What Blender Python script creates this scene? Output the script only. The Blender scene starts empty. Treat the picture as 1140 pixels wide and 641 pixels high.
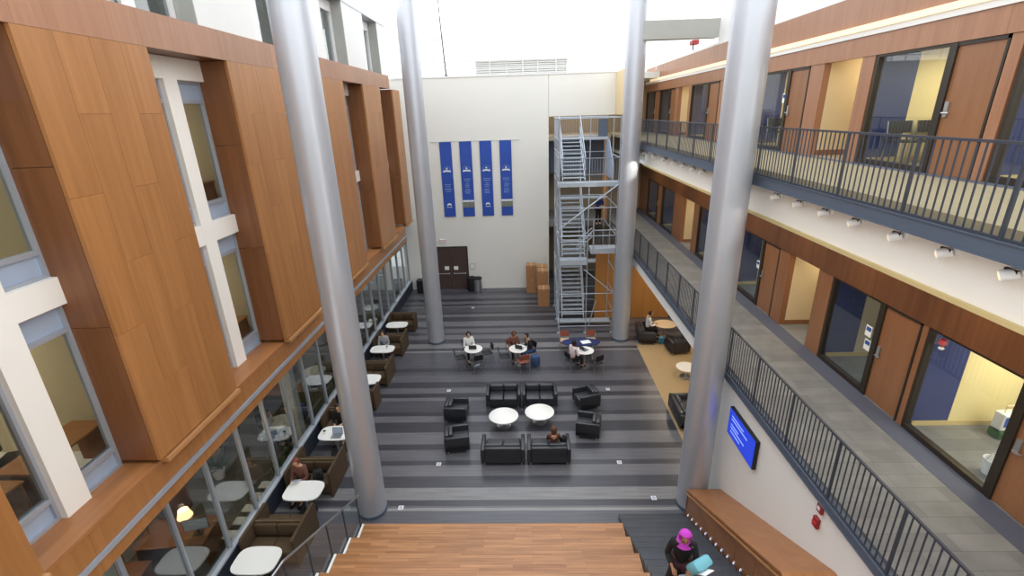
import bpy, bmesh, math, random
from mathutils import Vector, Matrix
random.seed(7)
C = bpy.context.scene
COL = C.collection
PI = math.pi
R = math.radians

# ------------------------------------------------------------------ materials
def newmat(name):
    m = bpy.data.materials.new(name); m.use_nodes = True
    nt = m.node_tree
    b = nt.nodes['Principled BSDF']
    return m, nt, b

def srgb(r, g, b):
    f = lambda c: ((c/255+0.055)/1.055)**2.4 if c/255 > 0.04045 else c/255/12.92
    return (f(r), f(g), f(b), 1)

def setp(b, **k):
    for n, v in k.items():
        b.inputs[n.replace('_', ' ')].default_value = v

def plain(name, rgb, rough=.6, metal=0, bump=0, bscale=40, var=.06, coat=0, vscale=3):
    m, nt, b = newmat(name)
    c = srgb(*rgb)
    N = nt.nodes; L = nt.links
    tc = N.new('ShaderNodeTexCoord')
    no = N.new('ShaderNodeTexNoise'); no.inputs['Scale'].default_value = vscale; no.inputs['Detail'].default_value = 4
    L.new(tc.outputs['Object'], no.inputs['Vector'])
    mx = N.new('ShaderNodeMix'); mx.data_type = 'RGBA'
    mx.inputs[6].default_value = tuple(v*(1-var) for v in c[:3])+(1,)
    mx.inputs[7].default_value = tuple(min(1, v*(1+var)) for v in c[:3])+(1,)
    L.new(no.outputs['Fac'], mx.inputs[0])
    L.new(mx.outputs[2], b.inputs['Base Color'])
    setp(b, Roughness=rough, Metallic=metal)
    if coat: b.inputs['Coat Weight'].default_value = coat
    if bump:
        n2 = N.new('ShaderNodeTexNoise'); n2.inputs['Scale'].default_value = bscale
        L.new(tc.outputs['Object'], n2.inputs['Vector'])
        bp = N.new('ShaderNodeBump'); bp.inputs['Strength'].default_value = bump; bp.inputs['Distance'].default_value = .02
        L.new(n2.outputs['Fac'], bp.inputs['Height']); L.new(bp.outputs[0], b.inputs['Normal'])
    return m

def wood(name, c1, c2, axis='z', rough=.38, island=.05, grain=1.0, spec=.5):
    """streaky veneer: grain runs along the given axis"""
    m, nt, b = newmat(name)
    N = nt.nodes; L = nt.links
    tc = N.new('ShaderNodeTexCoord')
    geo = N.new('ShaderNodeNewGeometry')
    mp = N.new('ShaderNodeMapping')
    s = {'x': (.5, 9, 9), 'y': (9, .5, 9), 'z': (9, 9, .45)}[axis]
    mp.inputs['Scale'].default_value = tuple(v*grain for v in s)
    ad = N.new('ShaderNodeVectorMath'); ad.operation = 'ADD'
    mu = N.new('ShaderNodeMath'); mu.operation = 'MULTIPLY'; mu.inputs[1].default_value = 37
    L.new(geo.outputs['Random Per Island'], mu.inputs[0])
    L.new(tc.outputs['Object'], ad.inputs[0]); L.new(mu.outputs[0], ad.inputs[1])
    L.new(ad.outputs[0], mp.inputs['Vector'])
    no = N.new('ShaderNodeTexNoise'); no.inputs['Scale'].default_value = .7; no.inputs['Detail'].default_value = 8; no.inputs['Roughness'].default_value = .7
    L.new(mp.outputs[0], no.inputs['Vector'])
    cr = N.new('ShaderNodeValToRGB')
    cr.color_ramp.elements[0].position = .3; cr.color_ramp.elements[0].color = srgb(*c2)
    cr.color_ramp.elements[1].position = .7; cr.color_ramp.elements[1].color = srgb(*c1)
    L.new(no.outputs['Fac'], cr.inputs[0])
    hs = N.new('ShaderNodeHueSaturation')
    mr = N.new('ShaderNodeMapRange'); mr.inputs['To Min'].default_value = 1-island; mr.inputs['To Max'].default_value = 1+island
    L.new(geo.outputs['Random Per Island'], mr.inputs['Value']); L.new(mr.outputs[0], hs.inputs['Value'])
    L.new(cr.outputs[0], hs.inputs['Color'])
    L.new(hs.outputs[0], b.inputs['Base Color'])
    setp(b, Roughness=rough); b.inputs['Specular IOR Level'].default_value = spec
    return m

def emit(name, rgb, strength):
    m, nt, b = newmat(name)
    b.inputs['Base Color'].default_value = srgb(*rgb)
    b.inputs['Emission Color'].default_value = srgb(*rgb)
    b.inputs['Emission Strength'].default_value = strength
    return m

def glass(name, tint=(1, 1, 1), refl=1.0, dark=.0):
    m = bpy.data.materials.new(name); m.use_nodes = True
    nt = m.node_tree; N = nt.nodes; L = nt.links
    for n in list(N): N.remove(n)
    out = N.new('ShaderNodeOutputMaterial')
    tr = N.new('ShaderNodeBsdfTransparent'); tr.inputs[0].default_value = tuple(t*(1-dark) for t in tint)+(1,)
    gl = N.new('ShaderNodeBsdfGlossy'); gl.inputs['Roughness'].default_value = .02
    gl.inputs[0].default_value = (.95, .97, 1, 1)
    fr = N.new('ShaderNodeLayerWeight'); fr.inputs[0].default_value = .5
    pw = N.new('ShaderNodeMath'); pw.operation = 'POWER'; pw.inputs[1].default_value = 5; L.new(fr.outputs['Facing'], pw.inputs[0])
    mu = N.new('ShaderNodeMath'); mu.operation = 'MULTIPLY_ADD'; mu.inputs[1].default_value = .9*refl; mu.inputs[2].default_value = .045*refl; mu.use_clamp = True
    mx = N.new('ShaderNodeMixShader')
    L.new(pw.outputs[0], mu.inputs[0]); L.new(mu.outputs[0], mx.inputs[0])
    L.new(tr.outputs[0], mx.inputs[1]); L.new(gl.outputs[0], mx.inputs[2])
    L.new(mx.outputs[0], out.inputs[0])
    return m

M = {}
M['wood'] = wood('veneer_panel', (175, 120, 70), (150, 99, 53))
M['wood_band'] = wood('veneer_sky_tinted', (168, 122, 92), (148, 102, 74))  # veneer with the pinkish sky reflection mixed into its colour
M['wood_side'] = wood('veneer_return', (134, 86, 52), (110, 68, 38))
M['wood_shaded'] = wood('veneer_header_shaded', (118, 76, 46), (92, 56, 32))  # lower header veneer, shade under the walkway put into the colour
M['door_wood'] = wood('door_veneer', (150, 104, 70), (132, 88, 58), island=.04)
M['ledge'] = wood('ledge_wood', (172, 116, 72), (150, 98, 58), axis='y')
M['lip'] = wood('lip_wood', (190, 140, 92), (170, 120, 76), axis='y')
M['desk_wood'] = wood('desk_wood', (140, 92, 60), (112, 70, 44), axis='x')
M['orange_wood'] = wood('orange_wood', (184, 132, 72), (164, 112, 56), axis='z')
M['bench_wood'] = wood('bench_wood', (156, 104, 64), (132, 84, 48), axis='y')
M['booth_shell'] = wood('booth_shell', (100, 80, 56), (84, 64, 44), axis='y')

# stepped seating planks: boards run along X
def plank_floor(name):
    m, nt, b = newmat(name); N = nt.nodes; L = nt.links
    tc = N.new('ShaderNodeTexCoord')
    br = N.new('ShaderNodeTexBrick'); br.offset = .37; br.inputs['Scale'].default_value = 1
    br.inputs['Brick Width'].default_value = 1.1; br.inputs['Row Height'].default_value = .075; br.inputs['Mortar Size'].default_value = .0018
    br.inputs['Color1'].default_value = srgb(176, 124, 80); br.inputs['Color2'].default_value = srgb(148, 98, 58); br.inputs['Mortar'].default_value = srgb(120, 78, 46)
    br.inputs['Bias'].default_value = -.1
    L.new(tc.outputs['Object'], br.inputs['Vector'])
    mp = N.new('ShaderNodeMapping'); mp.inputs['Scale'].default_value = (1.2, 22, 1)
    L.new(tc.outputs['Object'], mp.inputs['Vector'])
    no = N.new('ShaderNodeTexNoise'); no.inputs['Scale'].default_value = 1; no.inputs['Detail'].default_value = 5
    L.new(mp.outputs[0], no.inputs['Vector'])
    mx = N.new('ShaderNodeMix'); mx.data_type = 'RGBA'; mx.blend_type = 'OVERLAY'; mx.inputs[0].default_value = .5
    L.new(br.outputs['Color'], mx.inputs[6]); L.new(no.outputs['Fac'], mx.inputs[7])
    L.new(mx.outputs[2], b.inputs['Base Color']); setp(b, Roughness=.36)
    return m
M['planks'] = plank_floor('strip_plank')

# floor: charcoal carpet tiles in stripes that run across the hall (along X)
STRIPES = [(9.0, 0.6), (9.87, 0.97), (9.96, 0.66), (10.05, 0.4), (10.25, 0.88), (10.73, 0.42), (11.19, 0.74), (11.62, 0.4), (11.85, 0.68), (12.33, 0.36), (12.64, 0.74), (13.23, 0.36), (13.79, 0.72), (14.14, 0.32), (14.4, 0.5), (15.09, 0.72), (15.3, 0.3), (15.61, 0.68), (15.98, 0.36), (16.43, 0.65), (16.94, 0.55), (17.19, 0.4), (17.51, 0.58)]
def stripe_floor(name):
    m, nt, b = newmat(name); N = nt.nodes; L = nt.links
    tc = N.new('ShaderNodeTexCoord'); sp = N.new('ShaderNodeSeparateXYZ'); L.new(tc.outputs['Object'], sp.inputs[0])
    y0, per = 9.0, 9.06
    a = N.new('ShaderNodeMath'); a.operation = 'SUBTRACT'; a.inputs[1].default_value = y0; L.new(sp.outputs['Y'], a.inputs[0])
    d = N.new('ShaderNodeMath'); d.operation = 'DIVIDE'; d.inputs[1].default_value = per; L.new(a.outputs[0], d.inputs[0])
    f = N.new('ShaderNodeMath'); f.operation = 'FRACT'; L.new(d.outputs[0], f.inputs[0])
    cr = N.new('ShaderNodeValToRGB'); cr.color_ramp.interpolation = 'CONSTANT'
    el = cr.color_ramp.elements
    while len(el) < len(STRIPES): el.new(.5)
    lo, mid, hi = (55, 55, 61), (90, 89, 95), (134, 132, 131)
    for e, (y, v) in zip(el, STRIPES):
        e.position = (y-y0)/per
        t = (v-.3)/.65
        if t < .5: c = tuple(lo[i]+(mid[i]-lo[i])*t*2 for i in range(3))
        else: c = tuple(mid[i]+(hi[i]-mid[i])*(t-.5)*2 for i in range(3))
        e.color = srgb(*c)
    L.new(f.outputs[0], cr.inputs[0])
    # fine weave streaks along X
    mp = N.new('ShaderNodeMapping'); mp.inputs['Scale'].default_value = (.5, 14, 1); L.new(tc.outputs['Object'], mp.inputs['Vector'])
    no = N.new('ShaderNodeTexNoise'); no.inputs['Scale'].default_value = 1.6; no.inputs['Detail'].default_value = 6; L.new(mp.outputs[0], no.inputs['Vector'])
    mr = N.new('ShaderNodeMapRange'); mr.inputs['From Min'].default_value = .3; mr.inputs['From Max'].default_value = .7
    mr.inputs['To Min'].default_value = .78; mr.inputs['To Max'].default_value = 1.22; L.new(no.outputs['Fac'], mr.inputs['Value'])
    hs = N.new('ShaderNodeHueSaturation'); L.new(cr.outputs[0], hs.inputs['Color']); L.new(mr.outputs[0], hs.inputs['Value'])
    # tile joints
    br = N.new('ShaderNodeTexBrick'); br.offset = .5; br.inputs['Scale'].default_value = 1
    br.inputs['Brick Width'].default_value = .6; br.inputs['Row Height'].default_value = .3; br.inputs['Mortar Size'].default_value = .003
    br.inputs['Color1'].default_value = (1, 1, 1, 1); br.inputs['Color2'].default_value = (.93, .93, .93, 1); br.inputs['Mortar'].default_value = (.8, .8, .8, 1)
    L.new(tc.outputs['Object'], br.inputs['Vector'])
    mx = N.new('ShaderNodeMix'); mx.data_type = 'RGBA'; mx.blend_type = 'MULTIPLY'; mx.inputs[0].default_value = 1
    L.new(hs.outputs[0], mx.inputs[6]); L.new(br.outputs['Color'], mx.inputs[7])
    L.new(mx.outputs[2], b.inputs['Base Color'])
    setp(b, Roughness=.3); b.inputs['Specular IOR Level'].default_value = .5
    return m
M['floor'] = stripe_floor('striped_tile')

def tile(name, c1, c2, w, h, rough=.5, mortar=(90, 90, 92), ms=.004):
    m, nt, b = newmat(name); N = nt.nodes; L = nt.links
    tc = N.new('ShaderNodeTexCoord')
    br = N.new('ShaderNodeTexBrick'); br.offset = .5; br.inputs['Scale'].default_value = 1
    br.inputs['Brick Width'].default_value = w; br.inputs['Row Height'].default_value = h; br.inputs['Mortar Size'].default_value = ms
    br.inputs['Color1'].default_value = srgb(*c1); br.inputs['Color2'].default_value = srgb(*c2); br.inputs['Mortar'].default_value = srgb(*mortar)
    L.new(tc.outputs['Object'], br.inputs['Vector'])
    no = N.new('ShaderNodeTexNoise'); no.inputs['Scale'].default_value = 2.5; no.inputs['Detail'].default_value = 6
    L.new(tc.outputs['Object'], no.inputs['Vector'])
    mx = N.new('ShaderNodeMix'); mx.data_type = 'RGBA'; mx.blend_type = 'OVERLAY'; mx.inputs[0].default_value = .35
    L.new(br.outputs['Color'], mx.inputs[6]); L.new(no.outputs['Fac'], mx.inputs[7])
    L.new(mx.outputs[2], b.inputs['Base Color']); setp(b, Roughness=rough)
    return m
M['walk_low'] = tile('grey_plank_tile', (126, 126, 124), (112, 112, 112), 1.2, .3)
M['walk_up'] = plain('khaki_carpet', (150, 138, 110), .95, bump=.2, bscale=60, var=.1, vscale=6)
M['beige_carpet'] = plain('beige_carpet', (172, 146, 106), .9, bump=.2, bscale=60)
M['stair_dark'] = tile('charcoal_tread', (64, 66, 72), (56, 58, 64), 3, .263, .45, (44, 46, 50), .01)
M['office_floor'] = plain('office_carpet', (104, 102, 96), .9, var=.15)
M['white_wall'] = plain('white_paint', (232, 231, 228), .7, var=.02)
M['far_wall'] = plain('cream_paint', (230, 228, 221), .75, var=.02, vscale=.5)
M['cream'] = plain('warm_cream', (246, 241, 232), .6, var=.02)
M['cream_edge'] = plain('yellow_cream_edge', (206, 184, 130), .6)
M['tan'] = plain('tan_paint', (222, 200, 158), .7, var=.03)
M['lit_room'] = plain('partition_paint_lit', (232, 216, 158), .7, var=.02)  # partition colour for lit offices, lamplight put in as a brighter yellow
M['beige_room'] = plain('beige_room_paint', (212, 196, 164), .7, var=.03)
M['blue_room'] = plain('navy_paint', (50, 60, 110), .6, var=.05)
M['brown_wall'] = plain('taupe_paint', (156, 142, 120), .7, var=.08)
M['grey_return'] = plain('grey_paint', (170, 172, 166), .6)
M['alu'] = plain('aluminium_frame', (176, 182, 192), .4, .35, var=.03)
M['spandrel'] = plain('blue_grey_spandrel', (172, 186, 206), .35, .1, var=.03)
M['steel_blue'] = plain('blue_grey_steel', (88, 98, 114), .45, .2, var=.04)
M['rail'] = plain('charcoal_rail', (66, 70, 80), .45, .3, var=.04)
M['gap'] = plain('shadow_gap', (46, 34, 26), .8)
M['column'] = plain('silver_paint', (190, 194, 202), .36, .5, var=.03)
M['dark_base'] = plain('navy_base_panel', (44, 50, 62), .6)
M['dark_frame'] = plain('dark_bronze_frame', (52, 44, 36), .45, .2)
M['black_door'] = plain('dark_brown_door', (74, 58, 52), .5)
M['steel'] = plain('brushed_steel', (190, 192, 194), .3, .9)
M['galv'] = plain('galvanised_steel', (178, 186, 196), .4, .35, var=.05)
M['galv_deck'] = plain('galvanised_deck', (176, 184, 192), .5, .15, var=.05)
M['black'] = plain('black_plastic', (26, 26, 28), .5)
M['leather'] = plain('black_leather', (42, 43, 48), .38, bump=.15, bscale=30, coat=.15)
M['leather2'] = plain('black_leather_cushion', (52, 53, 58), .34, bump=.15, bscale=30, coat=.15)
M['white_top'] = plain('white_laminate', (240, 238, 232), .3, var=.01)
M['maple_top'] = plain('pale_maple_laminate', (226, 204, 168), .35)
M['booth'] = plain('olive_brown_fabric', (78, 60, 40), .85, bump=.2, bscale=50, var=.1)
M['booth_light'] = plain('olive_brown_cushion', (88, 69, 47), .85, bump=.2, bscale=50, var=.1)
M['cardboard'] = plain('cardboard', (172, 126, 84), .85, var=.06)
M['tape'] = plain('packing_tape', (196, 160, 116), .4)
M['banner'] = plain('royal_blue_banner', (42, 78, 168), .7, var=.04)
M['banner_mark'] = plain('banner_print_white', (225, 230, 240), .7)
M['banner_soft'] = plain('banner_print_pale_blue', (150, 172, 220), .7)
M['photo_grey'] = plain('banner_photo_print', (120, 124, 112), .7, var=.6, vscale=9)
M['sign_red'] = plain('red_sign', (196, 52, 60), .5)
M['alarm_red'] = plain('alarm_red', (150, 34, 38), .4)
M['white_plastic'] = plain('white_plastic', (235, 235, 235), .4)
M['paper'] = plain('white_paper', (242, 242, 240), .7)
M['skin'] = plain('skin', (204, 156, 124), .55)
M['skin2'] = plain('skin_brown', (150, 104, 76), .55)
M['hair_dark'] = plain('dark_hair', (36, 26, 22), .6)
M['hair_brown'] = plain('brown_hair', (92, 60, 40), .6)
M['hair_red'] = plain('auburn_hair', (120, 62, 42), .6)
M['navy'] = plain('navy_cloth', (30, 44, 92), .8)
M['jeans'] = plain('blue_jeans', (58, 84, 128), .85)
M['pinkish'] = plain('pale_pink_cloth', (222, 206, 208), .85)
M['magenta'] = plain('magenta_scarf', (196, 62, 190), .8, bump=.4, bscale=18, var=.25, vscale=12)
M['black_cloth'] = plain('black_cloth', (30, 28, 30), .9)
M['maroon_cloth'] = plain('maroon_cloth', (70, 34, 44), .9)
M['brown_cloth'] = plain('brown_cloth', (110, 70, 56), .9)
M['white_cloth'] = plain('white_cloth', (226, 226, 224), .85)
M['grey_cloth'] = plain('grey_cloth', (150, 154, 158), .85)
M['blue_cloth'] = plain('bright_blue_cloth', (48, 84, 160), .85)
M['teal'] = plain('teal_cloth', (70, 130, 160), .8)
M['aqua_bag'] = plain('aqua_bag', (120, 190, 205), .6)
M['green'] = plain('leaf_green', (52, 92, 44), .6, var=.3, vscale=20)
M['terracotta'] = plain('red_brown_seat', (138, 74, 56), .6)
M['tan_seat'] = plain('tan_seat', (196, 168, 140), .7)
M['screen'] = emit('blue_screen', (34, 62, 200), .75)
M['screen_light'] = emit('blue_screen_text', (140, 165, 240), .9)
M['lamp_strip'] = emit('warm_light_strip', (244, 214, 170), .8)
M['lamp'] = emit('warm_lamp', (255, 226, 176), 14)
M['lamp_shade'] = emit('glowing_lampshade', (255, 206, 150), 3.5)
M['step_light'] = emit('step_light_lens', (190, 205, 255), 2.0)
M['glass'] = glass('clear_glass', (.93, .96, .96))
M['glass_dark'] = glass('tinted_glass', (.72, .75, .74))
M['glass_front'] = glass('shopfront_glass', (.72, .76, .76), 2.4)
M['border'] = plain('slate_border', (78, 82, 98), .7)
M['glass_rail'] = glass('glass_guard', (.9, .95, .95), .5)
M['louvre'] = plain('grey_louvre', (216, 216, 212), .6)
M['hazed_facade'] = plain('hazed_stone', (235, 232, 228), .8, var=.03)  # facade and its windows washed out, bright haze put into the colours
M['hazed_window'] = plain('hazed_window', (196, 196, 200), .5)
M['roof_deck'] = plain('pale_roof_deck', (210, 210, 205), .9)

# ------------------------------------------------------------------ mesh builder
class MB:
    def __init__(s): s.bm = bmesh.new()
    def box(s, x0, x1, y0, y1, z0, z1, m=None):
        vs = [s.bm.verts.new((x, y, z)) for x in (x0, x1) for y in (y0, y1) for z in (z0, z1)]
        if m is not None:
            for v in vs: v.co = m @ v.co
        for f in ((0, 1, 3, 2), (4, 6, 7, 5), (0, 4, 5, 1), (2, 3, 7, 6), (0, 2, 6, 4), (1, 5, 7, 3)):
            s.bm.faces.new([vs[i] for i in f])
        return s
    def rbox(s, x0, x1, y0, y1, z0, z1, r=.03, seg=2, m=None):
        t = bmesh.new()
        vs = [t.verts.new((x, y, z)) for x in (x0, x1) for y in (y0, y1) for z in (z0, z1)]
        for f in ((0, 1, 3, 2), (4, 6, 7, 5), (0, 4, 5, 1), (2, 3, 7, 6), (0, 2, 6, 4), (1, 5, 7, 3)):
            t.faces.new([vs[i] for i in f])
        bmesh.ops.bevel(t, geom=t.edges[:], offset=r, segments=seg, affect='EDGES', profile=.5)
        if m is not None: bmesh.ops.transform(t, matrix=m, verts=t.verts)
        s.merge(t); return s
    def merge(s, t):
        me = bpy.data.meshes.new('tmp'); t.to_mesh(me); t.free(); s.bm.from_mesh(me); bpy.data.meshes.remove(me)
    def quad(s, *p):
        s.bm.faces.new([s.bm.verts.new(q) for q in p]); return s
    def prism(s, pts, axis, a, b):
        """polygon pts (2-d) extruded along axis from a to b"""
        def mk(p, t):
            return {'x': (t, p[0], p[1]), 'y': (p[0], t, p[1]), 'z': (p[0], p[1], t)}[axis]
        v0 = [s.bm.verts.new(mk(p, a)) for p in pts]; v1 = [s.bm.verts.new(mk(p, b)) for p in pts]
        n = len(pts)
        s.bm.faces.new(v0); s.bm.faces.new(list(reversed(v1)))
        for i in range(n): s.bm.faces.new([v0[i], v1[i], v1[(i+1) % n], v0[(i+1) % n]])
        return s
    def tube(s, pts, r, n=8, r2=None):
        pts = [Vector(p) for p in pts]; rings = []
        for i, p in enumerate(pts):
            d = (pts[min(i+1, len(pts)-1)]-pts[max(i-1, 0)]).normalized()
            up = Vector((0, 0, 1)) if abs(d.z) < .95 else Vector((1, 0, 0))
            u = d.cross(up).normalized(); w = d.cross(u)
            rr = r if r2 is None else r+(r2-r)*i/(len(pts)-1)
            rings.append([s.bm.verts.new(p+(u*math.cos(2*PI*k/n)+w*math.sin(2*PI*k/n))*rr) for k in range(n)])
        for a, b in zip(rings, rings[1:]):
            for k in range(n): s.bm.faces.new([a[k], a[(k+1) % n], b[(k+1) % n], b[k]])
        s.bm.faces.new(rings[0]); s.bm.faces.new(list(reversed(rings[-1])))
        return s
    def lathe(s, prof, n=24, c=(0, 0, 0), sx=1, sy=1):
        rings = []
        for r, z in prof:
            rings.append([s.bm.verts.new((c[0]+r*sx*math.cos(2*PI*k/n), c[1]+r*sy*math.sin(2*PI*k/n), c[2]+z)) for k in range(n)])
        for a, b in zip(rings, rings[1:]):
            for k in range(n): s.bm.faces.new([a[k], a[(k+1) % n], b[(k+1) % n], b[k]])
        s.bm.faces.new(list(reversed(rings[0]))); s.bm.faces.new(rings[-1])
        return s
    def build(s, name, mat, parent=None, smooth=False):
        bmesh.ops.recalc_face_normals(s.bm, faces=s.bm.faces[:])
        me = bpy.data.meshes.new(name); s.bm.to_mesh(me); s.bm.free()
        me.materials.append(mat)
        if smooth:
            me.polygons.foreach_set('use_smooth', [True]*len(me.polygons))
            me.set_sharp_from_angle(angle=R(40))
        o = bpy.data.objects.new(name, me); COL.objects.link(o)
        if parent is not None: o.parent = parent
        return o

def thing(name, label, cat, loc=(0, 0, 0), rz=0, group=None, kind=None):
    o = bpy.data.objects.new(name, None); COL.objects.link(o)
    o.location = loc; o.rotation_euler = (0, 0, rz); o.empty_display_size = .1
    tag(o, label, cat, group, kind); return o
def tag(o, label=None, cat=None, group=None, kind=None):
    if label: o['label'] = label
    if cat: o['category'] = cat
    if group: o['group'] = group
    if kind: o['kind'] = kind
    return o
def struct(o, label, cat):
    return tag(o, label, cat, None, 'structure')
def sthing(name, label, cat, loc=(0, 0, 0)):
    return thing(name, label, cat, loc, 0, None, 'structure')
def dup(root, loc, rz=0, label=None, group=None):
    r = root.copy(); COL.objects.link(r); r.location = loc; r.rotation_euler = (0, 0, rz)
    if label: r['label'] = label
    if group: r['group'] = group
    for ch in list(root.children):
        c = ch.copy(); COL.objects.link(c); c.parent = r
        for g in ch.children:
            d = g.copy(); COL.objects.link(d); d.parent = c
    return r

# ================================================================== THE SETTING
D = 27.18                       # far wall
XL_G, XL_F, XL_P = -7.05, -6.3, -6.2   # street-side glass line, fascia, panel front
XR_R, XR_W = 4.75, 7.2          # balcony rail plane, office wall plane
ZU, ZL = 8.76, 4.07             # two walkway levels

# ---- floors
g = MB(); g.box(-12, 4.88, 0, 32, -.2, 0)
struct(g.build('floor', M['floor']), 'dark grey hall floor with lighter stripes running across', 'floor')
g = MB(); g.box(4.88, 12, 0, 19.55, -.2, 0); 
struct(g.build('floor_lounge', M['beige_carpet']), 'beige carpet floor under the lower walkway', 'floor')
g = MB(); g.box(4.88, 12, 19.55, 32, -.2, 0)
struct(g.build('floor_lounge_rear', M['floor']), 'dark striped floor in front of the orange wood wall', 'floor')

# ---- far wall, with the tall opening behind the scaffold
w = sthing('wall_far', 'tall cream end wall of the hall with the banners on it', 'wall')
g = MB(); g.box(-7.3, 1.33, D, D+.3, 0, 11.82); g.build('wall_panel', M['far_wall'], w)
g = MB(); g.box(1.345, 5.0, D, D+.3, 9.75, 11.82); g.build('wall_panel', M['far_wall'], w)
g = MB(); g.box(4.86, 5.0, D-3.0, D, 9.75, 11.82); g.build('side_wall', M['tan'], w)
g = MB(); g.box(-7.3, 5.0, D-.03, D+.45, 11.82, 11.9); g.build('coping', M['white_wall'], w)
w = sthing('wall_recess', 'taupe wall seen through the scaffold at the hall end', 'wall')
g = MB(); g.box(1.0, 12, 30.4, 30.6, 0, 11.8); g.build('back_wall', M['brown_wall'], w)
g = MB(); g.box(1.15, 1.33, D+.3, 30.4, 0, 9.75); g.build('side_wall', M['brown_wall'], w)
g = MB(); g.box(1.345, 4.7, D+.02, 30.4, 8.5, ZU); g.build('upper_slab', M['brown_wall'], w)
g = MB(); g.box(1.345, 4.7, D-.1, 30.4, 3.75, ZL); g.build('lower_slab', M['walk_low'], w)
g = MB(); g.box(1.34, 4.7, 28.4, 28.5, 6.6, 8.5); g.build('shade_sheet', M['steel_blue'], w)  # dark sheet standing in for the shading deep in the recess
g = MB(); g.box(4.35, 4.6, D-.25, D+.0, 4.07, 8.5); g.build('wood_post', M['orange_wood'], w)
w = MB(); w.box(3.4, 7.15, 22.4, 22.6, 0, 3.42)
struct(w.build('wall_wood', M['orange_wood']), 'orange wood wall at the back under the lower walkway', 'wall')

# ---- sky-lit roof terrace beyond the far wall
t = sthing('exterior_terrace', 'bright roof terrace beyond the top of the end wall', 'terrace')
g = MB(); g.box(-14, 14, D+.3, 44, 11.5, 11.8); g.build('roof_deck', M['roof_deck'], t)
t = sthing('exterior_building', 'washed-out pale building beyond the roof terrace', 'building')
g = MB(); g.box(-14, 14, 45, 48, 11.5, 17.6); g.build('wall', M['hazed_facade'], t)
for i in range(4):
    for k in range(3):
        x = -5.6+i*3.3+k*.75
        g = MB(); g.box(x, x+.45, 44.93, 45.02, 13.9, 15.3); g.build('window', M['hazed_window'], t)
g = MB(); g.box(-14, 14, 44.8, 45.05, 16.1, 16.3); g.build('cornice', M['hazed_window'], t)
t = thing('louvre_screen', 'long grey louvred screen standing on the terrace behind the end wall', 'screen', (0, 0, 0))
g = MB()
for k in range(7): g.box(-2.55, 2.36, 27.75, 27.85, 11.95+k*.1, 12.02+k*.1)
g.build('slats', M['louvre'], t)
g = MB()
for x in (-2.55, -.9, .75, 2.3): g.box(x, x+.08, 27.72, 27.9, 11.8, 12.66)
g.box(-2.55, 2.36, 27.86, 27.9, 11.85, 12.66)
g.build('frame', M['louvre'], t)
t = thing('terrace_railing', 'thin pale handrail along the top of the end wall', 'railing', (0, 0, 0))
g = MB(); g.tube([(-7, 27.6, 12.6), (7, 27.6, 12.6)], .025); g.build('top_rail', M['louvre'], t)
g = MB(); g.tube([(-7, 27.6, 12.2), (7, 27.6, 12.2)], .018); g.build('middle_rail', M['louvre'], t)
for k in range(9):
    x = -7+k*1.75
    g = MB(); g.tube([(x, 27.6, 11.88), (x, 27.6, 12.6)], .025); g.build('post', M['louvre'], t)
t = thing('ladder', 'pale ladder frame standing on the terrace beside the thin black mast', 'ladder', (-4.6, 28.0, 11.8))
g = MB(); g.tube([(-.25, 0, 0), (-.12, .1, 2.1)], .025); g.build('stile', M['galv'], t)
g = MB(); g.tube([(.25, 0, 0), (.12, .1, 2.1)], .025); g.build('stile', M['galv'], t)
for k in range(1, 8):
    z = k*.27; h = .25-.13*z/2.1
    g = MB(); g.tube([(-h, .1*z/2.1, z), (h, .1*z/2.1, z)], .015, 6); g.build('rung', M['galv'], t)
t = thing('mast', 'thin black mast on top of the end wall', 'mast', (-4.05, 27.35, 11.9))
g = MB(); g.tube([(0, 0, 0), (-.12, 0, 2.4), (-.2, 0, 5)], .035, 8, .02); g.build('pole', M['black'], t)
g = MB(); g.lathe([(.09, 0), (.09, .05), (.04, .08)], 10); g.build('base', M['black'], t)

# ---- round columns
def column(x, y, label):
    o = thing('round_column', label, 'column', (x, y, 0), 0, None, 'thing')
    g = MB(); g.lathe([(.375, 0), (.375, 6), (.375, 12), (.375, 18)], 48); g.build('shaft', M['column'], o, True)
    g = MB(); g.lathe([(.39, 0), (.39, .1), (.38, .11)], 48); g.build('base_ring', M['steel_blue'], o, True)
column(-4.3, 9.95, 'silver round column beside the booths and glass guard')
column(-4.3, 20.05, 'silver round column in front of the dark double doors')
column(4.28, 20.05, 'silver round column beside the metal scaffold stair')
column(4.28, 10.1, 'silver round column by the foot of the dark stairs')

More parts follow.
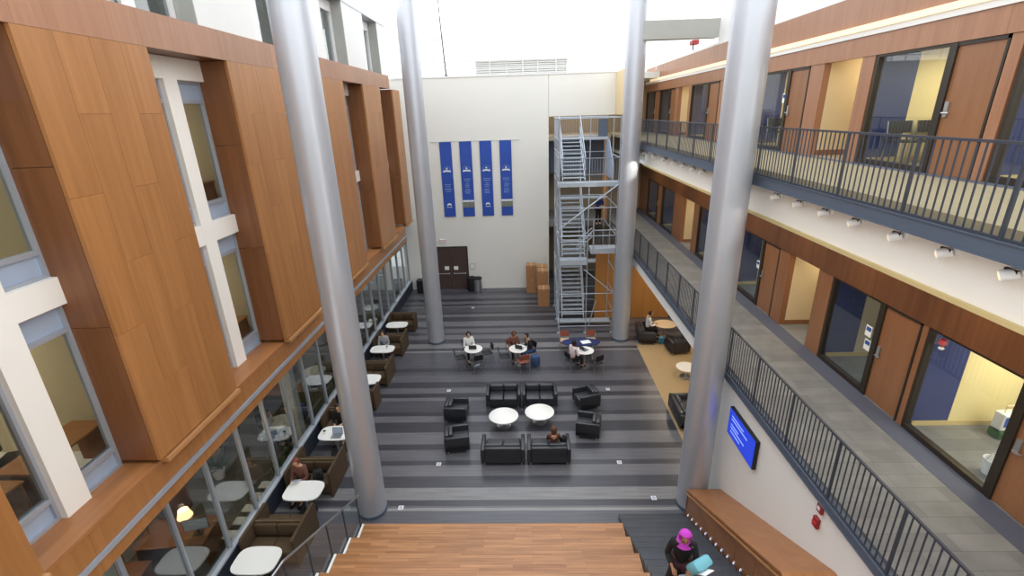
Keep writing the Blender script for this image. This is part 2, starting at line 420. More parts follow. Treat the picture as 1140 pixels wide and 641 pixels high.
# ---- LEFT FACADE
w = sthing('wall_left', 'veneer panelled wall with recessed windows above the glazed shopfront', 'wall')
def boards(y0, ws, joints, z0, z1, x, th=.06, gap=.004):
    g = MB(); y = y0
    for wd, js in zip(ws, joints):
        zs = [z0]+sorted(js)+[z1]
        for a, b in zip(zs, zs[1:]):
            g.box(x-th, x, y+gap/2, y+wd-gap/2, a+gap/2, b-gap/2)
        y += wd
    return g
ZPB, ZPT = 4.70, 11.2
PAN = [(1.95, 4.28, 'a'), (6.35, 8.6, 'b'), (10.85, 13.1, 'c'), (15.35, 17.65, 'd'), (19.78, 22.1, 'e'), (24.2, 25.55, 'f')]
for y0, y1, k in PAN:
    n = 4 if y1-y0 > 2 else 2
    wd = (y1-y0)/n
    J = [[9.07, 7.0], [10.16, 8.0, 5.9], [9.07, 6.9], [10.16, 8.05, 6.1]][:n]
    p = boards(y0, [wd]*n, J, ZPB, ZPT, XL_P).build('wood_panel', M['wood'], w)
    for yy, s in ((y0, 1), (y1, -1)):                       # returns
        g = MB()
        a, b = (yy, yy+.05) if s > 0 else (yy-.05, yy)
        zz = [ZPB, 7.15, 9.5, ZPT]
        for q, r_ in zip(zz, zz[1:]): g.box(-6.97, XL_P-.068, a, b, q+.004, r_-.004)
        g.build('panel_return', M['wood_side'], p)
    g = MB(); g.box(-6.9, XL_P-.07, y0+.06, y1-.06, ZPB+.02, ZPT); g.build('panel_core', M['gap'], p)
    g = MB(); g.box(-6.32, XL_P+.05, y0+.1, y1+.02, ZPB-.11, ZPB-.035); g.build('lip', M['lip'], p)
# top band
g = boards(1.5, [.68]+[2.15, 2.1, 2.1, 2.15, 2.15, 2.15, 2.15, 2.15, 2.15, 2.37], [[]]*11, 11.2, 11.76, XL_P)
bnd = g.build('top_band', M['wood_band'], w)
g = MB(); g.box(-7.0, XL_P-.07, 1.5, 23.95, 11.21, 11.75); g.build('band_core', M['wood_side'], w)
# ledge and fascia
g = MB(); g.box(-6.97, XL_F+.0, 0.5, 24.4, 4.56, 4.62); g.build('ledge', M['ledge'], w)
fw = []; y = .6
while y < 24.2: fw.append(min(2.2, 24.3-y)); y += 2.2
g = boards(.6, fw, [[]]*len(fw), 4.14, 4.56, XL_F-.02); g.build('fascia', M['wood'], w)
g = MB(); g.box(-6.42, XL_F+.01, .6, 24.3, 4.04, 4.13); g.build('reveal_strip', M['alu'], w)
g = boards(.6, fw, [[]]*len(fw), 3.80, 4.03, XL_F-.02); g.build('lower_fascia', M['wood'], w)
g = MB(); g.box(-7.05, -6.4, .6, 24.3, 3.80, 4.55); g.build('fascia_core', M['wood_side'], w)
g = MB(); g.box(-7.2, -7.05, 24.3, D-.01, 3.0, 11.75); g.build('end_wall', M['white_wall'], w)

# storeys behind the left facade
g = MB(); g.box(-12, -7.05, .6, D, 3.45, 4.2); g.box(-12, -6.98, .6, D, 4.2, 4.6); 
struct(g.build('ceiling_ground_rooms', M['white_wall']), 'white ceiling over the glazed ground floor rooms', 'ceiling')
g = MB(); g.box(-12, -6.98, .6, D, 7.75, 8.0); g.box(-12, -6.98, .6, D, 11.0, 11.5)
struct(g.build('ceiling_offices', M['white_wall']), 'ceilings of the offices behind the veneer wall', 'ceiling')
g = MB(); g.box(-12.2, -12, .6, D, 0, 14)
struct(g.build('wall_left_rear', M['beige_room']), 'beige rear wall of the rooms behind the veneer wall', 'wall')
g = MB()
for y in (2.0, 6.72, 11.15, 15.6, 20.1, 24.6): g.box(-12, -7.0, y, y+.12, 4.6, 11.0)
struct(g.build('wall_left_partition', M['beige_room']), 'beige partitions between the offices behind the veneer wall', 'wall')

# recessed bays: white frame post, beams and two windows each
BAYS = [(4.28, 6.35, 5.22, 5.62), (8.6, 10.85, 9.62, 10.0), (13.1, 15.35, 14.1, 14.5), (17.65, 19.78, 18.6, 19.0), (22.1, 24.2, 23.0, 23.4)]
def glazed(parent_name, lab, y0, y1, z0, z1, x, sp_bot, sp_top, head_extra=0):
    o = sthing(parent_name, lab, 'window')
    g = MB(); f = .05
    for a, b in ((y0, y0+f), (y1-f, y1)): g.box(x-.06, x+.05, a, b, z0, z1)
    g.box(x-.06, x+.05, y0+f, y1-f, z0, z0+f); g.box(x-.06, x+.05, y0+f, y1-f, z1-f, z1)
    g.box(x-.06, x+.05, y0+f, y1-f, sp_bot-.04, sp_bot+.03); g.box(x-.06, x+.05, y0+f, y1-f, sp_top-.03, sp_top+.04)
    g.build('frame', M['alu'], o)
    g = MB(); g.box(x-.03, x, y0+f, y1-f, z0+f, sp_bot-.04); g.build('spandrel', M['spandrel'], o)
    g = MB(); g.box(x-.03, x, y0+f, y1-f, sp_top+.04, z1-f); g.build('spandrel', M['spandrel'], o)
    g = MB(); g.box(x-.02, x-.008, y0+f, y1-f, sp_bot+.03, sp_top-.03); g.build('pane', M['glass_dark'], o)
    return o
wi = 1
nth = ['nearest the camera', 'second from the camera', 'third from the camera', 'fourth from the camera', 'last before the end wall']
for bi, (y0, y1, c0, c1) in enumerate(BAYS):
    fr = sthing('trim_%d' % (bi+1), 'white post and beams framing the veneer wall recess %s' % nth[bi], 'window frame')
    g = MB(); g.box(-6.98, -6.78, c0, c1, 4.62, 11.2); g.build('post', M['cream'], fr)
    for z0, z1 in ((7.56, 7.97), (10.8, 11.2)):
        g = MB(); g.box(-6.98, -6.782, y0+.0, c0, z0, z1); g.build('beam', M['cream'], fr)
        g = MB(); g.box(-6.98, -6.782, c1, y1-.0, z0, z1); g.build('beam', M['cream'], fr)
    for (a, b, s) in ((y0, c0, 'narrow'), (c1, y1, 'wide')):
        glazed('window_%d' % wi, '%s lower office window in the recess %s' % (s, nth[bi]), a, b, 4.62, 7.56, -6.93, 4.98, 7.15); wi += 1
        glazed('window_%d' % wi, '%s upper office window in the recess %s' % (s, nth[bi]), a, b, 7.97, 10.8, -6.93, 8.35, 10.4); wi += 1

# top storey above the band: white panels and tall windows
w = sthing('wall_left_upper', 'white panelled top storey above the veneer band', 'wall')
YT = [(1.5, 3.9), (6.0, 8.1), (10.2, 12.3), (14.4, 16.55), (18.6, 20.85), (22.8, 24.05)]
for a, b in YT:
    g = MB(); g.box(-6.9, XL_P-.02, a, b, 11.76, 13.78); g.build('wall_panel', M['white_wall'], w)
for (a, b), (c, d) in zip(YT, YT[1:]):
    g = MB(); g.box(-6.9, XL_P-.03, c-.02, c-.001, 11.76, 13.77); g.build('grey_reveal', M['grey_return'], w)
    o = sthing('window_%d' % wi, 'tall top storey window between white panels, %s' % nth[min(4, YT.index((a, b)))], 'window'); wi += 1
    g = MB(); 
    for q, t in ((b+.0, .1), (b+.75, .3), (c-.12, .09)): g.box(-6.72, -6.6, q, q+t, 11.76, 13.7)
    g.build('frame', M['white_plastic'], o)
    g = MB(); g.box(-6.67, -6.66, b+.1, c-.12, 11.76, 13.42); g.build('pane', M['glass_front'], o)
    g = MB(); g.box(-6.73, -6.59, b+.0, c-.03, 13.42, 13.76); g.build('head', M['white_plastic'], o)
g = MB(); g.box(-6.95, XL_P-.0, 1.5, 24.05, 13.78, 13.84); g.build('coping', M['alu'], w)
g = MB(); g.box(-12, -9.5, .6, 24.0, 11.5, 13.78); g.build('corridor_wall', M['grey_return'], w)
g = MB(); g.box(-12, -6.72, 1.5, 24.0, 13.785, 13.9); g.build('shading_slab', M['white_wall'], w)  # unseen slab, added to darken the top storey windows

# ground floor shopfront
w = sthing('window_storefront', 'long glazed shopfront below the veneer ledge, behind the booths', 'window')
g = MB(); g.box(-7.12, -6.98, .6, D-.005, .0, .62); g.build('base_panel', M['dark_base'], w)
g = MB(); g.box(-7.12, -6.95, .6, D-.005, .62, .67); g.build('sill', M['alu'], w)
g = MB(); g.box(-7.1, -7.0, .6, D-.005, 3.36, 3.45); g.build('head', M['alu'], w)
y = 1.15
while y < D:
    g = MB(); g.box(-7.11, -7.0, y-.025, y+.025, .68, 3.36); g.build('mullion', M['alu'], w)
    g = MB(); g.box(-7.06, -7.05, y+.025, min(y+1.145, D-.01), .68, 3.36); g.build('pane', M['glass_front'], w)
    y += 1.17
for yy in (5.6, 12.4, 18.2, 24.0):
    g = MB(); g.box(-7.6, -7.25, yy, yy+.3, 0, 3.45); struct(g.build('column_inner', M['white_wall']), 'white square column just inside the shopfront', 'column')
g = MB(); g.box(-12, -7.12, .6, D, -.02, .012)
struct(g.build('floor_ground_rooms', M['office_floor']), 'dark carpet inside the glazed ground floor rooms', 'floor')

# ---- RIGHT SIDE
segU = [('door', 3.1, 4.1), ('pil', 4.1, 4.6), ('win', 4.65, 7.75), ('pil', 7.8, 8.0), ('door', 8.02, 8.95), ('win', 9.0, 10.85), ('pil', 10.9, 11.3), ('niche', 11.3, 12.65),
        ('pil', 12.65, 13.22), ('door', 13.25, 14.15), ('win', 14.2, 16.1), ('pil', 16.15, 19.05), ('door', 19.1, 20.15), ('win', 20.2, 22.2),
        ('pil', 22.2, 22.5), ('niche', 22.5, 24.0), ('pil', 24.0, 24.5), ('door', 24.5, 25.3), ('win', 25.35, 27.15), ('door', 27.2, 28.3), ('win', 28.35, 30.1), ('pil', 30.1, 30.4)]
segL = [('pil', 3.0, 5.05), ('door', 5.1, 6.06), ('win', 6.1, 7.92), ('pil', 7.93, 8.05), ('door', 8.07, 9.02), ('win', 9.06, 10.72), ('pil', 10.75, 11.3), ('niche', 11.3, 12.65),
        ('pil', 12.65, 13.18), ('door', 13.2, 14.1), ('win', 14.14, 16.0), ('pil', 16.0, 16.85), ('door', 16.9, 17.8), ('win', 17.85, 19.8),
        ('pil', 19.8, 20.4), ('niche', 20.4, 21.9), ('pil', 21.9, 23.2), ('win', 23.2, 25.3), ('door', 25.35, 26.2), ('win', 26.3, 28.4), ('pil', 28.4, 30.4)]
dno = 1
WT = .16
for lev, segs, zf in (('upper', segU, ZU), ('lower', segL, ZL)):
    hd = zf+2.12
    w = sthing('wall_right_%s' % lev, 'wood and glass office wall along the %s walkway' % lev, 'wall')
    for i, (k, a, b) in enumerate(segs):
        if k == 'pil':
            g = MB(); g.box(XR_W, XR_W+WT, a, b, zf, hd)
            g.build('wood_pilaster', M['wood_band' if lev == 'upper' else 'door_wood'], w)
        elif k == 'door':
            o = sthing('door_%d' % dno, 'wooden office door %s on the %s walkway' % (['a', 'b'][0] and 'number %d from the camera end' % (1+sum(1 for q in segs[:i] if q[0] == 'door')), lev), 'door'); dno += 1
            g = MB(); g.box(XR_W+.03, XR_W+.08, a+.05, b-.02, zf+.01, hd-.06); dd = g.build('door_leaf', M['door_wood'], o)
            g = MB(); g.box(XR_W-.01, XR_W+WT, b-.02, b+.05, zf, hd); g.box(XR_W, XR_W+WT, a-.0, a+.045, zf, hd); g.box(XR_W, XR_W+WT, a, b, hd-.06, hd); g.build('frame', M['dark_frame'], o)
            g = MB(); g.box(XR_W+.0, XR_W+.03, b-.14, b-.06, zf+.95, zf+1.2)
            g.tube([(XR_W-.03, b-.1, zf+1.02), (XR_W-.05, b-.1, zf+1.02), (XR_W-.05, b-.24, zf+1.02)], .014, 8)
            g.build('handle', M['steel'], o)
        elif k == 'win':
            o = sthing('window_%d' % wi, 'floor-to-head glazed office front %d from the camera end of the %s walkway' % (1+sum(1 for q in segs[:i] if q[0] == 'win'), lev), 'window'); wi += 1
            g = MB()
            g.box(XR_W, XR_W+.12, a, a+.09, zf, hd); g.box(XR_W, XR_W+.12, b-.06, b, zf, hd)
            g.box(XR_W, XR_W+.12, a+.09, b-.06, zf, zf+.1); g.box(XR_W, XR_W+.12, a+.09, b-.06, hd-.05, hd)
            g.build('frame', M['dark_frame'], o)
            g = MB(); g.box(XR_W+.05, XR_W+.06, a+.09, b-.06, zf+.1, hd-.05); g.build('pane', M['glass'], o)
            # partition at the far end: navy then cream
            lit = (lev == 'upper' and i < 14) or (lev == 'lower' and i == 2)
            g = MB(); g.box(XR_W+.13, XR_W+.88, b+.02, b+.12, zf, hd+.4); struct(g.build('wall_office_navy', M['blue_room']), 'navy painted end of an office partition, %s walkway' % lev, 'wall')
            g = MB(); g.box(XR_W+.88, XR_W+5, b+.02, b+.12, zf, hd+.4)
            struct(g.build('wall_office', M['lit_room' if lit else 'beige_room']), 'pale partition wall inside an office off the %s walkway' % lev, 'wall')
            g = MB(); g.box(XR_W+.2, XR_W+5, b-.0, b+.018, zf, zf+.1); struct(g.build('baseboard_office', M['cream_edge']), 'tan baseboard in an office off the %s walkway' % lev, 'baseboard')
            if lit:
                o = thing('office_ceiling_light', 'lit round ceiling lamp in office %d of the %s walkway' % (i, lev), 'ceiling light', (XR_W+1.7, (a+b)/2-.3, hd+.1), 0, 'office ceiling lamps')
                g = MB(); g.lathe([(.2, .03), (.22, 0), (.2, -.02)], 20); g.build('housing', M['white_plastic'], o)
                g = MB(); g.lathe([(.17, -.045), (.17, -.02)], 20); g.build('diffuser', M['lamp'], o)
                ld = bpy.data.lights.new('office_light', 'AREA'); ld.energy = 50 if lev == 'upper' else 60; ld.color = (1, .88, .68); ld.size = 1.2
                lo = bpy.data.objects.new('office_light', ld); COL.objects.link(lo); lo.location = (XR_W+1.7, (a+b)/2-.3, hd+.03)
        elif k == 'niche':
            al = sthing('wall_alcove', 'cream walled alcove with wood skirting off the %s walkway, at %d' % (lev, int(a)), 'wall')
            al['label'] = 'cream alcove %s off the %s walkway' % ('between two offices near the camera' if a < 15 else 'far down beside the scaffold', lev)
            g = MB(); g.box(XR_W+.16, XR_W+2.6, b, b+.1, zf, hd+.3); g.build('end_wall', M['tan'], al)
            g = MB(); g.box(XR_W+.16, XR_W+2.6, a-.3, b+.1, hd+.3, hd+.38); g.build('ceiling_panel', M['white_wall'], al)
            g = MB(); g.box(XR_W+.16, XR_W+2.6, b-.02, b-.001, zf, zf+.13); g.build('skirting', M['door_wood'], al)
            g = MB(); g.box(XR_W+2.6, XR_W+2.7, a-.3, b+.1, zf, hd+.3); g.build('rear_wall', M['tan'], al)
    g = MB(); 
    if lev == 'upper':
        yb = [3, 5.6, 8.1, 11.64, 13.93, 17, 20, 23, 26, 30.4]
        g = boards(3, [q-p for p, q in zip(yb, yb[1:])], [[11.47]]*9, hd+.0, 12.12, XR_W+.08, .1)
        g.build('header', M['wood_band'], w)
        g = MB(); g.box(XR_W-.08, XR_W-.025, 3, 29.2, 11.39, 11.50); g.build('light_rail', M['lamp_strip'], w)
        g = MB(); g.box(XR_W-.02, XR_W+3, 3, 29, 12.12, 12.2); g.build('parapet_cap', M['white_wall'], w)
        g = MB(); g.box(XR_W-.05, XR_W+5, 3, 30.4, hd+.4, hd+.55); g.build('office_ceiling', M['white_wall'], w)
    else:
        yb = [3, 5.3, 7.4, 9.4, 11.05, 13.2, 16, 19, 22, 25, 30.4]
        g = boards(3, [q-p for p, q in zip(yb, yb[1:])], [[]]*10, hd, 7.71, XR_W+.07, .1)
        g.build('header', M['wood_shaded'], w)
    g = MB(); g.box(12.2, 12.3, 3, 30.4, zf, hd+.5); g.build('rear_wall', M['beige_room'], w)
w = MB(); w.box(XR_W, XR_W+.3, 8.8, 19.75, 12.2, 18)
struct(w.build('wall_right_top', M['white_wall']), 'white wall above the wood band over the upper walkway', 'wall')
w = MB(); w.box(4.4, XR_W, 19.7, 20.1, 12.37, 13.0)
struct(w.build('beam', M['grey_return']), 'pale cross beam from the column to the white upper wall', 'beam')

def walkway(lev, zf, mat, y1, xs):
    w = sthing('floor_walkway_%s' % lev, '%s walkway floor behind the %s railing' % ('khaki carpeted' if lev == 'upper' else 'grey tiled', lev), 'walkway')
    g = MB(); g.box(XR_R+.12, 12.2, .5, 30.4, zf-.12, zf); g.build('floor_finish', M[mat], w)
    bw = .22 if lev == 'upper' else .42
    g = MB(); g.box(XR_W-bw, XR_W-.005, .5, 30.3, zf, zf+.004); g.build('border_strip', M['border'], w)
    return w
wu = walkway('upper', ZU, 'walk_up', 20.7, 0)
g = MB(); g.box(XR_R-.03, XR_R+.12, .5, 20.75, 8.46, 8.655); g.build('steel_edge', M['steel_blue'], wu)
g = MB(); g.box(XR_R-.05, XR_R-.031, .5, 20.75, 8.46, 8.475); g.box(XR_R-.05, XR_R-.031, .5, 20.75, 8.645, 8.66); g.build('steel_flange', M['steel_blue'], wu)
g = MB(); g.box(5.05, 5.15, .5, 20.75, 7.80, 8.47); g.build('cream_fascia', M['cream'], wu)
g = MB(); g.box(5.0, 5.15, .5, 20.75, 7.74, 7.80); g.build('edge_bead', M['cream_edge'], wu)
g = MB(); g.box(5.16, 12.2, .5, 30.4, 7.72, 7.85); struct(g.build('ceiling_lower_walkway', M['white_wall']), 'white ceiling over the lower walkway', 'ceiling')
wl = walkway('lower', ZL, 'walk_low', 20.7, 0)
g = MB(); g.box(XR_R-.03, XR_R+.12, .5, 20.75, 3.86, 4.02); g.build('steel_edge', M['steel_blue'], wl)
g = MB(); g.box(XR_R-.045, XR_R-.031, .5, 20.75, 4.0, 4.02); g.box(XR_R-.045, XR_R-.031, .5, 20.75, 3.86, 3.875); g.build('steel_flange', M['steel_blue'], wl)
g = MB(); g.box(XR_R+.03, XR_R+.3, 10.6, 20.75, 3.42, 3.858); g.build('white_beam', M['white_wall'], wl)
g = MB(); g.box(XR_R+.3, 12.2, 10.6, 30.4, 3.45, 3.9); struct(g.build('ceiling_lounge', M['white_wall']), 'white ceiling over the carpeted lounge', 'ceiling')
g = MB(); g.box(4.82, 5.05, .5, 10.55, 0, 3.86); struct(g.build('wall_right', M['white_wall']), 'white wall with the blue screen beside the dark stairs', 'wall')
g = MB(); g.box(4.80, 4.86, 10.55, 10.66, 2.9, 3.86); struct(g.build('trim_20', M['cream_edge']), 'short tan corner trim at the end of the white wall', 'trim')
g = MB(); g.box(11.9, 12.1, .5, 30.4, 0, 3.5); struct(g.build('wall_lounge', M['beige_room']), 'beige rear wall of the carpeted lounge', 'wall')

# railings
def railing(lev, ztop, zbot, x, y0, y1, p0):
    o = thing('balcony_railing', 'charcoal steel balustrade along the %s walkway' % lev, 'railing', (x, 0, 0))
    g = MB(); g.box(-.018, .018, y0, y1, ztop-.03, ztop); g.build('top_rail', M['rail'], o)
    g = MB(); g.box(-.012, .012, y0, y1, zbot, zbot+.03); g.build('bottom_rail', M['rail'], o)
    ps = []; y = p0
    while y > y0: y -= 1.325
    y += 1.325
    while y < y1: ps.append(y); y += 1.325
    for p in ps:
        g = MB(); g.box(-.016, .016, p-.018, p+.018, zbot-.02, ztop-.03); g.build('post', M['rail'], o)
    bars = []
    for p in [ps[0]-1.325]+ps:
        for k in range(1, 12):
            q = p+k*1.325/12
            if y0+.02 < q < y1-.02: bars.append(q)
    bars.sort()
    me = None
    vis = [q for q in bars if q > 3.9]; one = vis[:100]; rest = [q for q in bars if q not in one]
    for q in one:
        if me is None:
            g = MB(); g.box(-.007, .007, -.008, .008, zbot+.03, ztop-.03); b = g.build('baluster', M['rail'], o); me = b.data
        else:
            b = bpy.data.objects.new('baluster', me); COL.objects.link(b); b.parent = o
        b.location = (0, q, 0)
    g = MB()
    for q in rest: g.box(-.007, .007, q-.008, q+.008, zbot+.03, ztop-.03)
    tag(g.build('balusters', M['rail'], o), kind='stuff')
railing('upper', 9.60, 8.66, XR_R, 1.6, 20.7, 6.08)
railing('lower', 5.17, 4.03, XR_R, 1.6, 20.7, 6.11)

# camera-side enclosure: the landing the photographer stands on
g = MB(); g.box(-7.2, 12.2, -4, -.15, 8.4, ZU); struct(g.build('floor_landing', M['walk_up']), 'khaki landing behind the camera', 'floor')
g = MB(); g.box(-12.2, 12.2, -4.2, -4, 0, 13.5); struct(g.build('wall_near', M['white_wall']), 'white wall behind the camera', 'wall')

# ---- timber seating steps and the dark stair beside them
o = thing('seating_steps', 'wide wooden seating steps rising toward the camera', 'seating steps', (0, 0, 0))
TY = [9.09-.775*k for k in range(11)]
for k in range(10):
    z = .4*(k+1)
    g = MB(); g.box(-4.2, 2.25, TY[k+1], TY[k], z-.4 if k else 0, z); st = g.build('step', M['planks'], o)
    g = MB(); g.box(-4.26, -4.21, TY[k+1]+.02, TY[k]-.01, z-.38, z+.012); g.build('edge_trim', M['cream'], st)
o = thing('stair', 'charcoal stair between the wooden seating steps and the wood parapet', 'stairs', (0, 0, 0))
g = MB(); n = 29
for k in range(n):
    g.box(2.262, 3.95, 9.62-.2635*(k+1), 9.62-.2635*k, max(0, .14*k-.1), .14*(k+1))
g.build('treads', M['stair_dark'], o)
g = MB()
for k in range(n): g.box(2.262, 3.95, 9.62-.2635*k-.03, 9.62-.2635*k+.004, .14*(k+1)-.02, .14*(k+1)+.003)
g.build('nosings', M['stair_dark'], o)
# dark pad at the foot

# wood parapet beside the stair
o = thing('wood_parapet', 'sloping wood parapet between the dark stair and the white wall', 'parapet', (0, 0, 0))
def zt(y): return min(.80+(9.82-y)*.525, 2.98)
g = MB(); ys = [9.69, 8.9, 8.0, 7.1, 6.4, 9.82-2.18/.525, 4.8, 3.8, 2.8, 1.8]
for a, b in zip(ys, ys[1:]):
    g.prism([(a-.004, max(0, zt(a)-.9)), (a-.004, zt(a)-.05), (b+.004, zt(b)-.05), (b+.004, max(0, zt(b)-.9))], 'x', 4.0, 4.06)
g.build('front_panel', M['bench_wood'], o)
g = MB(); K = 9.82-2.18/.525
for a, b in ((9.71, K), (K, 1.6)): g.prism([(a, zt(a)-.05), (a, zt(a)), (b, zt(b)), (b, zt(b)-.05)], 'x', 3.965, 4.818)
g.build('cap', M['ledge'], o)
g = MB(); g.prism([(9.71, 0), (9.71, zt(9.71)-.05), (9.65, zt(9.65)-.05), (9.65, 0)], 'x', 4.0, 4.818); g.build('end_panel', M['bench_wood'], o)
g = MB()
for a, b in ((9.70, K), (K, 1.6)): g.prism([(a, zt(a)-.15), (a, zt(a)-.115), (b, zt(b)-.115), (b, zt(b)-.15)], 'x', 3.95, 3.998)
g.build('edge_bead', M['lip'], o)
lm = None
for k in range(14):
    y = 9.45-.268*k
    l = thing('step_light', 'small white step light low on the wood parapet', 'step light', (3.998, y, .14*math.ceil((9.62-y)/.2635)+.12), 0, 'step lights along the stair')
    if lm is None:
        g = MB(); g.rbox(-.03, 0, -.02, .02, -.03, .03, .006, 1); a = g.build('housing', M['white_plastic'], l)
        g = MB(); g.box(-.034, -.03, -.014, .014, -.022, .0); b = g.build('lens', M['step_light'], l)
        lm = (a.data, b.data)
    else:
        for nme, me in zip(('housing', 'lens'), lm):
            c = bpy.data.objects.new(nme, me); COL.objects.link(c); c.parent = l

# glass guard at the side of the seating steps
o = thing('glass_guard', 'glass balustrade stepping down beside the wooden seating steps', 'railing', (0, 0, 0))
XG = -4.29
def gz(y): return 1.22+(9.15-y)*.52 if y > 5.95 else 2.884+(5.95-y)*.2
g = MB(); g.tube([(XG, 9.2, gz(9.2)), (XG, 5.95, gz(5.95)), (XG, 4.6, gz(4.6))], .022, 8); g.build('handrail', M['steel'], o)
pts = [9.05, 8.28, 7.5, 6.72, 5.95, 5.17]
for p in pts:
    zb = max(0, .4*round((9.09-p)/.775+.5)-.3)
    g = MB(); g.box(XG-.012, XG+.012, p-.015, p+.015, zb, gz(p)-.02); g.build('post', M['rail'], o)
for a, b in zip(pts, pts[1:]):
    za, zb = .1+(9.09-a)*.52, .1+(9.09-b)*.52
    g = MB(); g.prism([(a-.03, za), (a-.03, gz(a)-.04), (b+.03, gz(b)-.04), (b+.03, zb)], 'x', XG-.006, XG+.006); g.build('pane', M['glass_rail'], o)

# ================================================================== THINGS
# ---- lounge seating
def sofa_parts(o, w, n, d=.78, h=.64, mats=('leather', 'leather2')):
    """faces +Y; origin at centre of the base"""
    hw = w/2
    g = MB(); g.rbox(-hw+.0, hw-.0, -d/2+.02, d/2-.01, .1, .3, .02); g.build('base', M[mats[0]], o, True)
    for s in (-1, 1):
        a, b = (-hw, -hw+.12) if s < 0 else (hw-.12, hw)
        g = MB(); g.rbox(a, b, -d/2, d/2, .1, .6, .03); g.build('armrest', M[mats[0]], o, True)
    g = MB(); g.rbox(-hw+.121, hw-.121, -d/2, -d/2+.14, .1, h, .03); g.build('backrest', M[mats[0]], o, True)
    cw = (w-.25)/n
    for k in range(n):
        x = -hw+.125+cw*k
        g = MB(); g.rbox(x+.006, x+cw-.006, -d/2+.145, d/2, .3, .43, .035, 3); g.build('seat_cushion', M[mats[1]], o, True)
        g = MB(); g.rbox(x+.006, x+cw-.006, -d/2+.142, -d/2+.27, .435, h+.03, .035, 3); g.build('back_cushion', M[mats[1]], o, True)
    for sx in (-1, 1):
        for sy in (-1, 1):
            g = MB(); g.box(sx*(hw-.1)-.025, sx*(hw-.1)+.025, sy*(d/2-.1)-.025, sy*(d/2-.1)+.025, 0, .1); g.build('foot', M['steel'], o)
def sofa(label, x, y, rz, w, n, group=None, name='sofa', **k):
    o = thing(name, label, 'sofa' if n > 1 else 'armchair', (x, y, 0), rz, group)
    sofa_parts(o, w, n, **k); return o
sofa('black two-seat leather sofa behind the two white tables, on the door side', -.93, 14.93, PI, 1.26, 2, 'black two-seat sofas')
sofa('black two-seat leather sofa behind the two white tables, on the scaffold side', .38, 14.93, PI, 1.26, 2, 'black two-seat sofas')
sofa('empty black two-seat leather sofa with its back to the seating steps', -.83, 11.98, 0, 1.33, 2, 'black two-seat sofas')
sofa('black two-seat leather sofa with a seated person and a bag, back to the steps', .56, 11.98, 0, 1.31, 2, 'black two-seat sofas')
sofa('black leather armchair turned toward the white tables, booth side, farther from the steps', -2.55, 14.08, -PI/2-.03, .74, 1, 'black leather armchairs', 'armchair')
sofa('black leather armchair turned toward the white tables, booth side, nearer the steps', -2.33, 12.52, -PI/2+.15, .74, 1, 'black leather armchairs', 'armchair')
sofa('black leather armchair turned toward the white tables, office side, farther from the steps', 2.05, 14.75, PI/2+.32, .76, 1, 'black leather armchairs', 'armchair')
sofa('black leather armchair turned toward the white tables, office side, nearer the steps', 1.93, 13.15, PI/2-.22, .76, 1, 'black leather armchairs', 'armchair')
sofa('black two-seat sofa on the lounge carpet with a person and a blue bag', 5.42, 20.0, -PI/2-.1, 1.35, 2, None)
sofa('black armchair beside the pale wooden table on the lounge carpet', 6.5, 18.75, .15, .85, 1, None, 'armchair')
sofa('black sofa at the edge of the beige carpet behind the stair column', 5.3, 13.85, -PI/2, 1.4, 2, None)

def round_table(label, x, y, rx, ry, z, mat='white_top', group=None, name='coffee_table', cat='table'):
    o = thing(name, label, cat, (x, y, 0), 0, group)
    g = MB(); g.lathe([(.96, z-.03), (1, z-.022), (1, z-.006), (.985, z)], 48, (0, 0, 0), rx, ry); g.build('tabletop', M[mat], o, True)
    g = MB(); g.lathe([(.035, .02), (.035, z-.03)], 16); g.build('pedestal', M['steel'], o, True)
    g = MB(); g.lathe([(.24, 0), (.24, .012), (.05, .03)], 28); g.build('base', M['steel'], o, True)
    g = MB(); g.lathe([(.12, z-.045), (.16, z-.031)], 20); g.build('mount', M['black'], o, True)
    return o
round_table('white oval coffee table between the sofas, on the booth side', -.88, 13.6, .5, .47, .4, group='white coffee tables')
round_table('white oval coffee table between the sofas, on the office side', .34, 13.8, .5, .47, .4, group='white coffee tables')
round_table('pale wooden round table on the lounge carpet under the walkway', 6.3, 20.1, .5, .46, .7, 'maple_top')
round_table('small white round table on the beige carpet beside the column', 6.2, 16.6, .4, .4, .45)

# ---- cafe tables and chairs
def chair(label, x, y, rz, group, seat='black', z=0, w=.42):
    o = thing('cafe_chair', label, 'chair', (x, y, z), rz, group)
    h = w/2
    g = MB(); g.rbox(-h, h, -h, h, .43, .465, .015); g.build('seat', M[seat], o, True)
    g = MB()
    g.prism([(-h-.03, .60), (-h-.06, .84), (-h-.03, .84), (-h, .60)], 'x', -h+.02, h-.02); g.build('backrest', M[seat], o)
    for sx in (-1, 1):
        for sy in (-1, 1):
            top = .84 if sy < 0 else .43
            g = MB(); 
            if sy < 0: g.tube([(sx*h, -h-.04, 0), (sx*h, -h+.01, .45), (sx*h, -h-.05, .84)], .011, 6)
            else: g.tube([(sx*h, h+.02, 0), (sx*h, h-.01, .43)], .011, 6)
            g.build('leg', M['steel'], o)
    return o
T1, T2, T3 = (-2.31, 17.84), (-.43, 17.8), (2.15, 17.75)
round_table('white round cafe table nearest the shopfront, used by a person in grey', *T1, .38, .38, .74, name='cafe_table', group='white cafe tables')
round_table('white round cafe table in the middle, with a blue backpack beside it', *T2, .38, .38, .74, name='cafe_table', group='white cafe tables')
def around(T, side, spec):
    for ang, seat, lab in spec:
        a = R(ang); x = T[0]+.58*math.cos(a); y = T[1]+.58*math.sin(a)
        chair(lab, x, y, a+PI/2, 'cafe chairs', seat)
